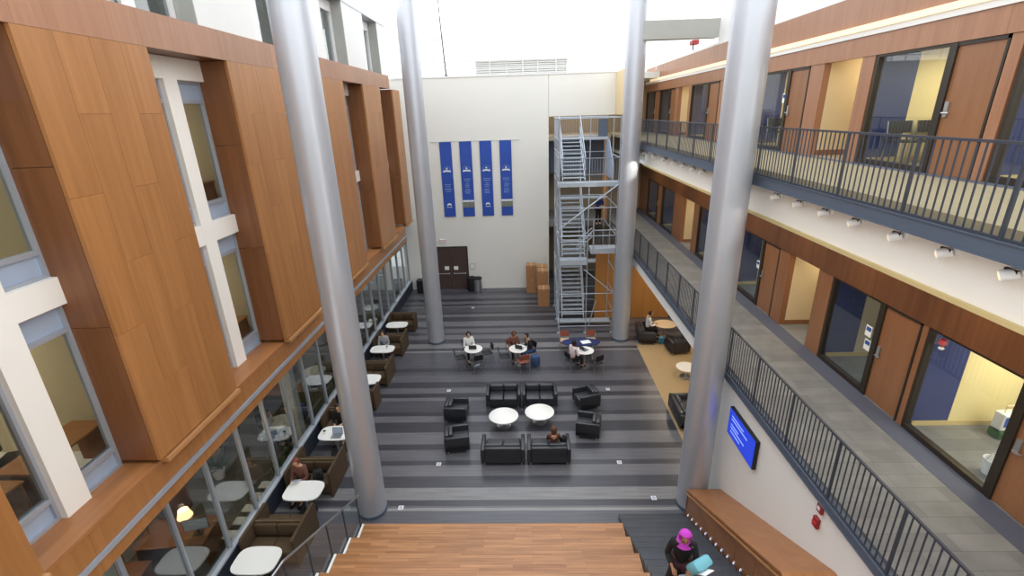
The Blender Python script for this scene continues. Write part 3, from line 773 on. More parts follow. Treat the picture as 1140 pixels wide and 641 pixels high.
around(T1, '', [(118, 'black', 'chair of the person in grey at the cafe table nearest the shopfront'),
                (20, 'black', 'empty black chair between the first and second cafe tables'),
                (200, 'black', 'black chair on the shopfront side of the first cafe table'),
                (290, 'black', 'black chair on the sofa side of the first cafe table')])
around(T2, '', [(115, 'terracotta', 'red-brown chair behind the middle cafe table'),
                (35, 'black', 'black chair under the person in dark clothes at the middle cafe table'),
                (190, 'black', 'black chair on the shopfront side of the middle cafe table'),
                (290, 'terracotta', 'red-brown chair on the sofa side of the middle cafe table')])
t = thing('navy_table', 'wide navy blue table in front of the scaffold', 'table', (2.25, 18.32, 0))
g = MB(); g.lathe([(.98, .70), (1, .715), (1, .735), (.99, .74)], 40, (0, 0, 0), .82, .38); g.build('tabletop', M['navy'], t, True)
for sx in (-1, 1):
    g = MB(); g.tube([(sx*.5, 0, 0), (sx*.5, 0, .70)], .03, 10); g.box(sx*.5-.03, sx*.5+.03, -.3, .3, 0, .03); g.build('leg', M['steel'], t)
round_table('white round cafe table in front of the navy table, used by the person in pink', 2.32, 17.55, .38, .36, .74, name='cafe_table', group='white cafe tables')
chair('red-brown chair with a tan seat behind the navy table, shopfront side', 1.62, 18.98, PI, 'red-brown chairs', 'terracotta')
chair('red-brown chair with a tan seat behind the navy table, column side', 2.78, 18.98, PI, 'red-brown chairs', 'terracotta')
chair('black chair under the person in pale pink in front of the navy table', 1.78, 17.3, -1.0, 'cafe chairs')
chair('empty black chair in front of the navy table beside the person in pink', 2.72, 17.08, .5, 'cafe chairs')
for i, (x, y) in enumerate([(1.62, 19.0), (2.78, 19.0)]):
    o = thing('seat_pad', 'tan cushion lying on the red-brown chair, %s side' % ('shopfront', 'column')[i], 'cushion', (x, y, .466), 0, 'tan seat cushions')
    g = MB(); g.rbox(-.2, .2, -.18, .18, 0, .06, .025); g.build('cover', M['tan_seat'], o, True)
def papers(label, x, y, z, rz, w=.3, d=.21):
    o = thing('paper', label, 'paper', (x, y, z+.001), rz)
    g = MB(); g.box(-w/2, w/2, -d/2, d/2, 0, .004); g.build('sheet', M['paper'], o)
papers('open white papers on the navy table', 2.45, 18.3, .741, .3, .4, .3)
def laptop(label, x, y, z, rz, mat='grey_cloth'):
    o = thing('laptop', label, 'laptop', (x, y, z+.001), rz)
    g = MB(); g.rbox(-.16, .16, -.11, .11, 0, .016, .005, 1); g.build('base', M['steel'], o)
    m = Matrix.Translation((0, .112, .016)) @ Matrix.Rotation(R(-12), 4, 'X')
    g = MB(); g.rbox(-.16, .16, 0, .008, 0, .21, .003, 1, m); l = g.build('lid', M['black'], o)
    g = MB(); g.box(-.145, .145, -.002, -.0005, .012, .2, m); g.build('display', M['spandrel'], l)
laptop('open laptop on the cafe table of the person in pink', 2.3, 17.6, .741, 2.2)
laptop('open laptop on the first cafe table', T1[0]-.02, T1[1]+.03, .74, PI)
laptop('open dark laptop on the middle cafe table', T2[0]+.08, T2[1]+.02, .74, PI-.4)
def backpack(label, x, y, z, rz, mat, s=1):
    o = thing('backpack', label, 'backpack', (x, y, z), rz)
    g = MB(); g.rbox(-.16*s, .16*s, -.11*s, .11*s, 0, .44*s, .07*s, 3); g.build('body', M[mat], o, True)
    g = MB(); g.rbox(-.12*s, .12*s, .111*s, .16*s, .05*s, .24*s, .02*s, 2); g.build('pocket', M[mat], o, True)
    for q in (-1, 1):
        g = MB(); g.tube([(q*.09*s, -.1*s, .4*s), (q*.1*s, -.18*s, .3*s), (q*.09*s, -.1*s, .08*s)], .014, 6); g.build('strap', M['black'], o, True)
backpack('blue backpack on the floor beside the middle cafe table', T2[0]+.72, T2[1]-.15, 0, .4, 'jeans', 1.1)
backpack('teal bag on the lounge carpet in front of the black sofa', 6.0, 19.45, 0, .2, 'teal', .8)
backpack('black bag lying on the front sofa beside the seated person', 1.02, 12.08, .435, 1.2, 'black_cloth', .6)
backpack('dark backpack on the brown booth seat beside the person with a tablet', -5.95, 10.55, .47, .5, 'black_cloth', .8)

# ---- booths along the shopfront
def sup(rx, ry, n=4, k=40, z=0):
    out = []
    for i in range(k):
        a = 2*PI*i/k; c, s_ = math.cos(a), math.sin(a)
        out.append((rx*math.copysign(abs(c)**(2/n), c), ry*math.copysign(abs(s_)**(2/n), s_)))
    return out
def booth_table(label, x, y, w=1.0, d=.72):
    o = thing('booth_table', label, 'table', (x, y, 0), 0, 'white booth tables')
    g = MB(); g.prism(sup(w/2, d/2, 3.6), 'z', .71, .74); g.build('tabletop', M['white_top'], o)
    g = MB(); g.lathe([(.04, .02), (.04, .71)], 14); g.build('pedestal', M['steel'], o, True)
    g = MB(); g.lathe([(.25, 0), (.25, .012), (.05, .03)], 24); g.build('base', M['black'], o, True)
    return o
def booth_half(o, s, x0, x1, dd=.58):
    """seat facing s*Y (s=-1 faces the camera); local y=0 is the shared back"""
    def bx(a, b): return (a, b) if s > 0 else (-b, -a)
    m = (x0+x1)/2
    a, b = bx(.10, dd-.02); g = MB(); g.rbox(x0+.08, x1-.08, a, b, .08, .30, .015, 1); g.build('seat_base', M['booth'], o)
    for p, q in ((x0+.09, m-.006), (m+.006, x1-.09)):
        a, b = bx(.12, dd); g = MB(); g.rbox(p, q, a, b, .305, .45, .03, 2); g.build('seat_cushion', M['booth_light'], o, True)
        a, b = bx(.03, .12); g = MB(); g.rbox(p, q, a, b, .455, .80, .03, 2); g.build('back_cushion', M['booth'], o, True)
def booth(label, y, both=True, x0=-6.85, x1=-5.55, sides=(-1, 1)):
    o = thing('booth_bench', label, 'booth seat', (0, y, 0), 0, 'brown booth benches')
    for s in sides: booth_half(o, s, x0, x1)
    lo, hi = (-.6 if -1 in sides else -.06), (.6 if 1 in sides else .06)
    g = MB(); g.rbox(x0+.08, x1-.08, -.025, .025, .08, .83, .01, 1); g.build('centre_back', M['booth_shell'], o)
    # side panels: high at the back, sloping down to the seat fronts
    for x in (x0, x1-.075):
        p = [(lo, 0), (lo, .80), (lo+.05, .84), (hi-.05, .84), (hi, .80), (hi, 0)]
        g = MB(); g.prism(p, 'x', x, x+.075); g.build('side_panel', M['booth'], o)
    return o
booth_table('white booth table in the bottom corner beside the glass guard', -6.2, 7.78)
booth('brown double booth bench between the two empty white booth tables', 8.8)
booth_table('empty white booth table in front of the person with a tablet', -6.05, 9.88)
booth('brown double booth bench holding the person with a tablet', 11.0)
booth_table('white booth table covered with papers, beside the front booth-side column', -6.1, 12.3)
booth('brown double booth bench holding the person in a black top', 13.55)
booth('brown booth bench mostly hidden by the column, before the far tables', 14.6, sides=(1,))
booth_table('white booth table showing just past the column', -6.85+.75, 15.5)
booth('brown double booth bench beyond the column, nearest of the far three', 16.75)
booth_table('white booth table with the person in grey behind it', -6.2, 17.95, 1.0, .66)
booth('brown double booth bench in the middle of the far three', 19.2)
booth_table('white booth table farthest down the shopfront', -6.2, 20.42, 1.0, .66)
booth('brown booth bench farthest down the shopfront', 21.7, sides=(-1,))

def small_box(name, label, cat, x, y, z, w, d, h, mat, rz=0, r=.01):
    o = thing(name, label, cat, (x, y, z+.001), rz)
    g = MB(); g.rbox(-w/2, w/2, -d/2, d/2, 0, h, min(r, h*.4), 1); g.build('body', M[mat], o); return o
papers('white papers spread on the booth table beside the column', -6.2, 12.42, .74, .2)
papers('loose sheet on the booth table beside the column', -5.85, 12.2, .74, -.3, .21, .3)
laptop('open grey laptop at the edge of the paper-covered booth table', -6.0, 12.12, .74, 0)
cup_me = []
def cup(label, x, y, z):
    o = thing('paper_cup', label, 'cup', (x, y, z+.001))
    g = MB(); g.lathe([(.03, 0), (.042, .11)], 14); g.build('cup', M['paper'], o, True)
    g = MB(); g.lathe([(.044, .108), (.044, .118), (.03, .124)], 14); g.build('lid', M['black'], o, True)
cup('paper cup on the paper-covered booth table', -6.42, 12.25, .74)
cup('paper cup on the booth table of the person in grey', -6.0, 17.95, .74)

# ---- doors, bins, boxes at the far wall
def build_double_door():
    o = sthing('door_double', 'dark brown double doors in the end wall under the red sign', 'door')
    x0, x1, y = -5.48, -3.55, D
    g = MB(); g.box(x0-.06, x0, y-.06, y, 0, 2.68); g.box(x1, x1+.06, y-.06, y, 0, 2.68); g.box(x0, x1, y-.06, y, 2.62, 2.68); g.build('frame', M['dark_frame'], o)
    m = (x0+x1)/2
    for a, b, s in ((x0+.005, m-.006, 1), (m+.006, x1-.005, -1)):
        g = MB(); g.box(a, b, y-.045, y-.005, .01, 2.61); l = g.build('door_leaf', M['black_door'], o)
        g = MB(); g.tube([(a+.12, y-.1, 1.02), (b-.12, y-.1, 1.02)], .025, 8); g.box(a+.1, a+.16, y-.1, y-.045, .98, 1.06); g.box(b-.16, b-.1, y-.1, y-.045, .98, 1.06); g.build('push_bar', M['steel'], l)
        c = b-.27 if s > 0 else a+.27
        g = MB(); g.box(c-.13, c+.13, y-.05, y-.046, 1.24, 1.47); g.build('notice', M['paper'], l)
build_double_door()
o = thing('exit_sign', 'small red and white exit sign above the dark double doors', 'sign', (-4.9, D-.03, 3.02))
g = MB(); g.box(-.18, .18, -.03, .029, -.1, .1); g.build('housing', M['white_plastic'], o)
def text(s, size, loc, rot, mat, parent, name, ext=.002, al='CENTER'):
    cu = bpy.data.curves.new(name, 'FONT'); cu.body = s; cu.size = size; cu.extrude = ext; cu.align_x = al; cu.align_y = 'CENTER'
    t = bpy.data.objects.new(name, cu); COL.objects.link(t)
    bpy.context.view_layer.update()
    me = bpy.data.meshes.new_from_object(t); bpy.data.objects.remove(t)
    me.materials.clear(); me.materials.append(mat)
    ob = bpy.data.objects.new(name, me); COL.objects.link(ob); ob.parent = parent; ob.location = loc; ob.rotation_euler = rot
    return ob
text('EXIT', .2, (0, -.032, 0), (PI/2, 0, 0), M['sign_red'], o, 'lettering')
o = thing('wall_notice', 'small grey framed notice on the end wall beside the double doors', 'notice', (-3.25, D-.012, 1.42))
g = MB()
for a, b, c, d in ((-.17, .17, .14, .17), (-.17, .17, -.17, -.14), (-.17, -.14, -.14, .14), (.14, .17, -.14, .14)): g.box(a, b, -.015, .011, c, d)
g.build('frame', M['alu'], o)
g = MB(); g.box(-.14, .14, -.008, .011, -.14, .14); g.build('sheet', M['cream'], o)
def bin_(label, x, y, steel):
    o = thing('litter_bin', label, 'bin', (x, y, 0))
    g = MB(); g.lathe([(.25, 0), (.26, .05), (.26, .78)], 28); g.build('body', M['steel' if steel else 'black'], o, True)
    g = MB(); g.lathe([(.27, .78), (.27, .84), (.19, .86), (.17, .8)], 28); g.build('rim', M['black'], o, True)
bin_('brushed steel litter bin beside the double doors', -2.95, 26.75, True)
bin_('black litter bin half behind the steel one', -3.33, 26.85, False)
o = thing('litter_bin', 'black square bin in the corner behind the far column', 'bin', (-6.35, 26.7, 0))
g = MB(); g.rbox(-.22, .22, -.22, .22, 0, .75, .03); g.build('body', M['black'], o)
g = MB(); g.rbox(-.235, .235, -.235, .235, .751, .82, .02); g.build('lid', M['dark_base'], o)
def carton(label, x, y, z, w, d, h, rz=0):
    o = thing('cardboard_box', label, 'box', (x, y, z), rz, 'cardboard boxes by the end wall')
    g = MB(); g.rbox(-w/2, w/2, -d/2, d/2, 0, h, .008, 1); g.build('carton', M['cardboard'], o)
    g = MB(); g.box(-.03, .03, -d/2-.002, d/2+.002, h-.12, h+.002); g.build('tape', M['tape'], o)
bx = [('cardboard box on the floor, under another against the end wall', .26, 26.55, 0, .6, .6, .84),
      ('cardboard box on top of the stack against the end wall', .26, 26.55, .842, .6, .6, .84),
      ('cardboard box under another at the back of the long stack by the scaffold', .88, 26.1, 0, .58, .6, .86),
      ('cardboard box on top at the back of the long stack by the scaffold', .88, 26.1, .862, .58, .6, .88),
      ('cardboard box under another in the middle of the long stack by the scaffold', .88, 25.3, 0, .58, .7, .86),
      ('cardboard box on top in the middle of the long stack by the scaffold', .88, 25.3, .862, .58, .7, .88),
      ('single low cardboard box at the front of the stacks, beside the scaffold', .9, 24.4, 0, .62, .66, 1.03)]
for b in bx: carton(*b)

# ---- banners
o = thing('banner_rod', 'thin rod on the end wall that the four banners hang from', 'rod', (-2.7, D-.06, 8.62))
g = MB(); g.tube([(-2.45, 0, 0), (2.45, 0, 0)], .012, 8); g.build('rod', M['alu'], o)
g = MB()
for x in (-2.3, 0, 2.3): g.box(x-.02, x+.02, 0, .06, -.01, .01)
g.build('bracket', M['alu'], o)
BX = [(-4.68, -4.02), (-3.58, -2.91), (-2.47, -1.81), (-1.37, -.72)]
posn = ['first from the double-door end', 'second from the double-door end', 'third from the double-door end', 'nearest the scaffold']
for i, (a, b) in enumerate(BX):
    o = thing('banner', 'royal blue banner %s, %s' % (['with a small white mark', 'with a photo strip', 'with a small white mark', 'with a photo strip'][i], posn[i]), 'banner', ((a+b)/2, D-.055, 8.60), 0, 'blue banners on the end wall')
    h = (b-a)/2; H = 4.13
    g = MB(); n = 16
    for k in range(n):
        z0, z1 = -H*k/n, -H*(k+1)/n
        y0, y1 = .01*math.sin(k*.7+i), .01*math.sin((k+1)*.7+i)
        g.quad((-h, y0, z0), (h, y0, z0), (h, y1, z1), (-h, y1, z1))
        g.quad((-h, y0+.006, z0), (h, y0+.006, z0), (h, y1+.006, z1), (-h, y1+.006, z1))
    g.build('cloth', M['banner'], o)
    yy = -.018
    g = MB()                                                      # arched emblem with a ribbon
    for k in range(12):
        a0, a1 = PI*k/12, PI*(k+1)/12
        for r0, r1 in ((.21, .2), (.15, .142)):
            g.quad(*[(r*math.cos(t), yy, -1.5+r*math.sin(t)) for r, t in ((r0, a0), (r1, a0), (r1, a1), (r0, a1))])
    g.build('emblem_arch', M['banner_soft'], o)
    g = MB(); g.prism([(-.23, -1.62), (-.2, -1.53), (0, -1.50), (.2, -1.53), (.23, -1.62), (0, -1.59)], 'y', yy-.002, yy)
    g.prism([(-.06, -1.46), (0, -1.36), (.06, -1.46)], 'y', yy-.002, yy); g.build('emblem_ribbon', M['banner_mark'], o)
    g = MB()                                                      # rows of small lettering, too small to read
    rows = [(-2.02, .20), (-2.12, .17), (-2.26, .08), (-2.36, .14), (-2.46, .12), (-2.60, .13), (-2.70, .16), (-2.80, .14)]
    if i == 0: rows = [(-2.30, .19), (-2.40, .14), (-2.52, .17), (-2.6, .2), (-2.7, .12)]
    for z, wd in rows:
        x = -wd
        while x < wd-.03:
            q = .02+.03*random.random(); g.box(x, x+q, yy-.002, yy, z-.02, z+.02); x += q+.018
    g.build('lettering', M['banner_soft'], o)
    if i in (1, 3):
        g = MB(); g.box(-h+.01, h-.01, yy-.002, yy, -3.62, -3.22); g.build('photo_print', M['photo_grey'], o)
        if 1:
            g = MB(); g.box(-h+.01, h-.01, yy-.003, yy-.001, -3.30, -3.2); g.build('photo_sky', M['banner_mark'], o)
    else:
        g = MB(); g.prism([(-.12, -3.5), (-.12, -3.42), (-.06, -3.36), (.06, -3.36), (.12, -3.42), (.12, -3.5), (.06, -3.5), (.06, -3.45), (-.06, -3.45), (-.06, -3.5)], 'y', yy-.002, yy)
        g.box(-.15, .15, yy-.002, yy, -3.6, -3.57); g.build('small_mark', M['banner_mark'], o)

# ---- wall screen and alarms
o = thing('wall_screen', 'blue wall screen on the white wall above the wood parapet', 'screen', (4.815, 8.98, 3.03))
g = MB(); g.rbox(-.09, 0, -.66, .66, -.36, .36, .01, 1); g.build('casing', M['black'], o)
g = MB(); g.box(-.094, -.0905, -.64, .64, -.34, .34); s = g.build('display', M['screen'], o)
g = MB()
for z, a, b in ((.2, -.5, .1), (.12, -.5, .3), (-.02, -.5, -.1), (-.1, -.5, .2), (-.2, -.5, .0)): g.box(-.097, -.0945, -b, -a, z-.015, z+.015)
g.build('display_lines', M['screen_light'], s)
o = thing('alarm_strobe', 'small dark red alarm device, upper of the pair on the white wall', 'alarm', (4.815, 6.25, 3.69))
g = MB(); g.rbox(-.05, 0, -.07, .07, -.08, .08, .01, 1); g.build('housing', M['alarm_red'], o)
g = MB(); g.box(-.062, -.051, -.03, .03, -.02, .04); g.build('lens', M['white_plastic'], o)
o = thing('fire_alarm_pull', 'dark red alarm call point, lower of the pair on the white wall', 'alarm', (4.822, 6.27, 3.38))
g = MB(); g.rbox(-.06, 0, -.07, .07, -.1, .1, .01, 1); g.build('housing', M['alarm_red'], o)
g = MB(); g.box(-.075, -.061, -.05, .05, -.03, .02); g.build('handle', M['sign_red'], o)
o = thing('camera_fixture', 'small dark red fixture on top of the wood band beside the pale beam', 'fixture', (7.1, 22.2, 12.2))
g = MB(); g.tube([(0, 0, 0), (0, 0, .22)], .03, 8); g.build('stem', M['black'], o)
g = MB(); g.rbox(-.14, .14, -.3, .1, .2, .38, .02, 1); g.build('housing', M['alarm_red'], o)
g = MB(); g.rbox(-.10, .10, .101, .2, .22, .36, .02, 1); g.build('hood', M['black'], o)

# ---- floor boxes
for i, (x, y) in enumerate([(-2.8, 12.3-.6), (2.68, 11.72), (-3.1, 15.8), (3.0, 15.76), (-3.55, 10.0), (3.35, 10.3), (-3.0, 24.1)]):
    o = thing('floor_outlet', 'small pale square outlet plate set in the striped floor', 'floor outlet', (x, y, 0.001), 0, 'floor outlet plates'); o.scale = (.75, .75, 1)
    g = MB(); g.box(-.09, .09, -.09, .09, 0, .012); g.build('plate', M['white_plastic'], o)
    g = MB(); g.box(-.06, .06, -.06, .06, .012, .016); g.build('lid', M['alu'], o)

# ---- small spotlights on the cream fascia
sy = [4.73, 5.53, 6.32, 7.16, 7.93, 8.72, 9.55, 13.66, 14.47, 15.33, 16.35, 17.5, 19.0, 20.4]
proto = None
for i, y in enumerate(sy):
    if proto is None:
        o = thing('spotlight', 'small white spotlight head on the cream fascia under the upper walkway', 'spotlight', (5.05, y, 8.27), 0, 'spotlights under the upper walkway')
        g = MB(); g.box(-.04, 0, -.05, .05, .0, .1); g.build('bracket', M['white_plastic'], o)
        g = MB(); g.box(-.12, -.09, -.07, .07, .05, .09); g.build('arm', M['black'], o)
        g = MB(); g.tube([(-.06, -.05, .055), (-.15, .05, .0)], .055, 16, .062); g.build('lamp_head', M['white_plastic'], o)
        g = MB(); g.tube([(-.151, .051, .0), (-.158, .059, -.004)], .05, 16); g.build('lens', M['lamp_strip'], o)
        proto = o
    else: dup(proto, (5.05, y, 8.27))

# ---- scaffold stair
def scaffold():
    X0, X1, Y0, Y1 = 1.48, 4.0, 20.75, 24.2
    o = thing('scaffold_stair', 'galvanised scaffold stair tower in front of the end wall opening', 'scaffold', (0, 0, 0))
    def tb(name, pts, r=.024, mat='galv'):
        g = MB(); g.tube(pts, r, 6); return g.build(name, M[mat], o)
    for x in (X0, 2.75, X1):
        for y in (Y0, 22.4, Y1):
            if x == 2.75 and y == 22.4: continue
            h = 9.75 if y > 21 or x < 2 else 9.75
            tb('standard', [(x, y, .03), (x, y, h)])
            g = MB(); g.box(x-.08, x+.08, y-.08, y+.08, 0, .03); g.build('base_plate', M['galv'], o)
    for z in (.35, 1.1, 2.0, 3.1, 4.75, 6.0, 7.0, 8.1, 9.7):
        for y in (Y0, Y1):
            if z in (3.1,) and y == Y0: continue
            tb('ledger', [(X0, y, z), (X1, y, z)], .02)
        for x in (X0, X1): tb('transom', [(x, Y0, z), (x, Y1, z)], .02)
    tb('brace', [(X0, Y0-.03, 5.1), (X1, Y0-.03, 7.0)], .03)
    tb('brace', [(2.6, Y0-.03, 3.2), (X1, Y0-.03, 2.0)], .03)
    tb('brace', [(X0, Y0-.03, 9.7), (X0, Y1, 7.1)]); tb('brace', [(X0, Y0, 3.6), (X0, Y1, 5.9)]); tb('brace', [(X0, Y1, 5.9), (X0, Y0, 7.0)])
    tb('brace', [(X0, Y0, .3), (X0, Y1, 3.0)]); tb('brace', [(2.9, Y0+.1, .3), (3.2, Y0+.1, 1.6)])
    # decks
    def deck(x0, x1, y0, y1, z, t=.1):
        g = MB(); g.box(x0, x1, y0, y1, z-t, z); g.build('deck', M['galv_deck'], o)
    deck(X0-.05, X1+.1, Y0-.02, 21.35, 7.08, .16)
    deck(X0+.1, X1, 23.7, Y1, 8.78); deck(X0+.1, X1, 23.7, Y1, 5.95, .06)
    deck(X0, 2.75, Y0, 21.3, 3.62, .22); deck(2.9, X1+.1, Y0, 21.5, 4.12, .2)
    deck(X0+.05, X1, 21.3, 21.75, .32, .04); deck(X0+.1, X1, 23.6, Y1, 2.65, .06)
    # flights climbing away from the camera
    def flight(x0, x1, ya, za, yb, zb, n, rail=True):
        g = MB()
        for k in range(n):
            t = (k+.5)/n; y = ya+(yb-ya)*t; z = za+(zb-za)*(k+1)/n
            g.box(x0, x1, y-.11, y+.11, z-.035, z)
        g.build('treads', M['galv_deck'], o)
        for x in (x0-.035, x1):
            g = MB(); g.prism([(ya-.1, za-.12), (ya-.1, za+.1), (yb, zb+.08), (yb, zb-.14)], 'x', x, x+.035); g.build('stringer', M['galv'], o)
            for dz in (.5, 1.0):
                tb('handrail', [(x+.02, ya-.1, za+dz), (x+.02, yb, zb+dz)], .02)
            for t in (0, .33, .66, 1):
                tb('rail_post', [(x+.02, ya+(yb-ya)*t, za+(zb-za)*t), (x+.02, ya+(yb-ya)*t, za+(zb-za)*t+1.0)], .016)
    flight(1.68, 2.62, 21.4, 7.08, 23.7, 8.78, 11)
    flight(1.68, 2.68, 21.35, 3.62, 23.7, 5.95, 14)
    flight(1.72, 2.74, 21.75, .4, 23.7, 2.65, 13)
    # short side flight up to the lower walkway
    for dy in (0.05, .5):
        tb('handrail', [(2.3, Y0+dy, 4.1), (3.0, Y0+dy, 4.75)], .022); tb('handrail', [(2.3, Y0+dy, 4.35), (3.0, Y0+dy, 5.0)], .022)
    tb('rail_post', [(3.0, Y0, 3.9), (3.0, Y0, 5.45)], .028)
    # guard panels of thin bars
    def guard(p0, p1, z0, z1, sp=.11):
        g = MB(); a, b = Vector(p0+(0,)), Vector(p1+(0,)); n = int((b-a).length/sp)
        for k in range(n+1):
            q = a+(b-a)*k/n; g.box(q.x-.005, q.x+.005, q.y-.005, q.y+.005, z0, z1)
        for z in (z0, z1): g.tube([(a.x, a.y, z), (b.x, b.y, z)], .02, 6)
        g.build('guard_panel', M['galv'], o)
    guard((X0, Y0), (X1, Y0), 7.12, 8.1); guard((X0, Y1), (X1, Y1), 8.85, 9.72); guard((X0, Y0), (X0, Y1), 8.85, 9.72, .16)
    guard((X0, 21), (X0, Y1), 7.3, 8.3, .16); guard((3.05, Y0), (X1, Y0), 4.15, 5.0); guard((X0, Y0), (2.7, Y0), 3.66, 4.5)
    # blue-grey sheet closing the side next to the column
    g = MB(); g.box(3.55, 4.0, 24.0, 24.03, 8.8, 9.6); g.build('side_sheet', M['steel_blue'], o)
    g = MB(); g.prism([(21.6, 7.1), (21.6, 7.6), (23.0, 8.7), (24.1, 8.7), (24.1, 7.1)], 'x', 3.92, 3.94); g.build('side_sheet', M['spandrel'], o)
    # left side skirt of mesh
    for yy in (21.2, 21.9, 22.8, 23.5):
        tb('standard', [(X0-.0, yy, .03), (X0-.0, yy, 9.7)], .018)
scaffold()

# ---- people
def skin_mesh(name, verts, edges, radii, mat, parent, sub=1, root=0):
    me = bpy.data.meshes.new(name); me.from_pydata(verts, edges, []); me.update()
    o = bpy.data.objects.new(name, me); COL.objects.link(o)
    md = o.modifiers.new('skin', 'SKIN'); md.use_smooth_shade = True
    if not me.skin_vertices: pass
    for i, r in enumerate(radii):
        v = me.skin_vertices[0].data[i]; rr = r if isinstance(r, tuple) else (r, r); v.radius = rr; v.use_root = (i == root)
    s = o.modifiers.new('sub', 'SUBSURF'); s.levels = sub; s.render_levels = sub
    bpy.context.view_layer.update()
    ev = o.evaluated_get(bpy.context.evaluated_depsgraph_get())
    m2 = bpy.data.meshes.new_from_object(ev)
    bpy.data.objects.remove(o); bpy.data.meshes.remove(me)
    m2.name = name; m2.materials.clear(); m2.materials.append(mat)
    m2.polygons.foreach_set('use_smooth', [True]*len(m2.polygons))
    b = bpy.data.objects.new(name, m2); COL.objects.link(b); b.parent = parent
    return b
def person(label, loc, rz, pose='sit', skin='skin', top='black_cloth', legs='jeans', hair='hair_dark', long_hair=False, lean=.06, arms=None, scarf=None, head_down=.04, scale=1):
    o = thing('person', label, 'person', loc, rz); o.scale = (scale,)*3
    sit = pose in ('sit',)
    if sit:
        pz = .53; P = Vector((0, 0, pz))
        knees = [Vector((s*.11, .40, .52)) for s in (-1, 1)]; ank = [Vector((s*.12, .42, .09)) for s in (-1, 1)]
    else:
        pz = .93; P = Vector((0, 0, pz))
        if pose == 'walk':
            knees = [Vector((-.09, .16, .56)), Vector((.09, -.03, .50))]; ank = [Vector((-.09, .20, .22)), Vector((.10, -.12, .09))]
        else:
            knees = [Vector((s*.1, .02, .50)) for s in (-1, 1)]; ank = [Vector((s*.1, 0, .09)) for s in (-1, 1)]
    sp = P+Vector((0, lean*.4, .2)); ch = P+Vector((0, lean, .42)); nk = P+Vector((0, lean*1.2+.01, .55)); h0 = nk+Vector((0, .02, .07)); h1 = h0+Vector((0, .025+head_down*.3, .075)); h2 = h1+Vector((0, head_down*.2, .075))
    sh = [ch+Vector((s*.17, 0, .06)) for s in (-1, 1)]
    if arms is None: arms = [((-.22, .12, .16), (-.10, .36, .18)), ((.22, .12, .16), (.10, .36, .18))]   # relative to pelvis: elbow, wrist
    el = [P+Vector(a[0]) for a in arms]; wr = [P+Vector(a[1]) for a in arms]
    V, E, Rr = [], [], []
    def add(p, r, par=None):
        V.append(tuple(p)); Rr.append(r)
        if par is not None: E.append((par, len(V)-1))
        return len(V)-1
    ip = add(P, (.13, .1)); isp = add(sp, (.115, .09), ip); ic = add(ch, (.14, .1), isp); inn = add(nk, .05, ic); ih0 = add(h0, (.062, .065), inn); ih1 = add(h1, (.078, .09), ih0); ih2 = add(h2, (.06, .07), ih1)
    add(h1+Vector((0, .105, -.01)), .012, ih1)                                  # nose
    for k, s in enumerate((-1, 1)):
        a = add(sh[k], .052, ic); b = add(el[k], .04, a); c = add(wr[k], .026, b)
        d = (wr[k]-el[k]).normalized(); side = Vector((1, 0, 0))
        if abs(d.x) > .8: side = Vector((0, 1, 0))
        pal = add(wr[k]+d*.05, (.032, .018), c)
        dn = Vector((0, 0, -1))
        for f, (off, ln) in enumerate(((-.027, .062), (-.009, .072), (.009, .068), (.027, .052))):
            r0 = add(wr[k]+d*.075+side*off, .0095, pal); r1 = add(wr[k]+d*(.085+ln*.55)+side*off*1.1+dn*.006, .0085, r0); add(wr[k]+d*(.085+ln*.95)+side*off*1.1+dn*.024, .0075, r1)
        t0 = add(wr[k]+d*.035-side*s*.04, .010, pal); add(wr[k]+d*.07-side*s*.058+dn*.01, .0085, t0)
    hips = [P+Vector((s*.09, .02, -.03)) for s in (-1, 1)]
    for k in (0, 1):
        a = add(hips[k], .085, ip); b = add(knees[k], .055, a); c = add(ank[k], .036, b); add(ank[k]+Vector((0, .15, -.05)), (.035, .028), c)
    skin_mesh('body', V, E, Rr, M[skin], o, 1)
    # clothing
    V2 = [P+Vector((0, 0, -.04)), sp, ch, ch+Vector((0, .01, .085))]; E2 = [(0, 1), (1, 2), (2, 3)]; R2 = [(.155, .13), (.14, .115), (.16, .122), (.085, .08)]
    for k in (0, 1):
        n = len(V2); V2 += [sh[k], el[k], el[k]+(wr[k]-el[k])*.85]; E2 += [(2, n), (n, n+1), (n+1, n+2)]; R2 += [.068, .053, .04]
    skin_mesh('top', [tuple(v) for v in V2], E2, R2, M[top], o, 1)
    V3 = [P+Vector((0, 0, .0))]; E3 = []; R3 = [(.148, .118)]
    for k in (0, 1):
        n = len(V3); V3 += [hips[k], knees[k], ank[k]+(knees[k]-ank[k])*.12]; E3 += [(0, n), (n, n+1), (n+1, n+2)]; R3 += [.1, .07, .052]
    skin_mesh('trousers', [tuple(v) for v in V3], E3, R3, M[legs], o, 1)
    for k in (0, 1):
        a = ank[k]
        g = MB(); g.rbox(a.x-.045, a.x+.045, a.y-.07, a.y+.2, a.z-.09, a.z-.01, .03, 2); g.build('shoe', M['black'], o, True)
    # hair
    hc = h1+Vector((0, -.02, .015))
    g = MB()
    t = bmesh.new(); bmesh.ops.create_uvsphere(t, u_segments=18, v_segments=12, radius=.108)
    for v in t.verts:
        v.co.z = max(v.co.z, -.09)
        if v.co.y > .02 and v.co.z < .045: v.co.y = .02-(.02 if v.co.z < 0 else 0)
        v.co.z *= 1.08
        if long_hair and v.co.z < -.03 and v.co.y < .02: v.co.z -= .16
        v.co += hc
    g.merge(t); hr = g.build('hair' if not scarf else 'headscarf', M[scarf or hair], o, True)
    g = MB()
    for s in (-1, 1): g.lathe([(.008, -.004), (.01, 0), (.008, .004)], 8, tuple(h1+Vector((s*.032, .088, .01))))
    g.build('eyes', M['black'], o)
    return o
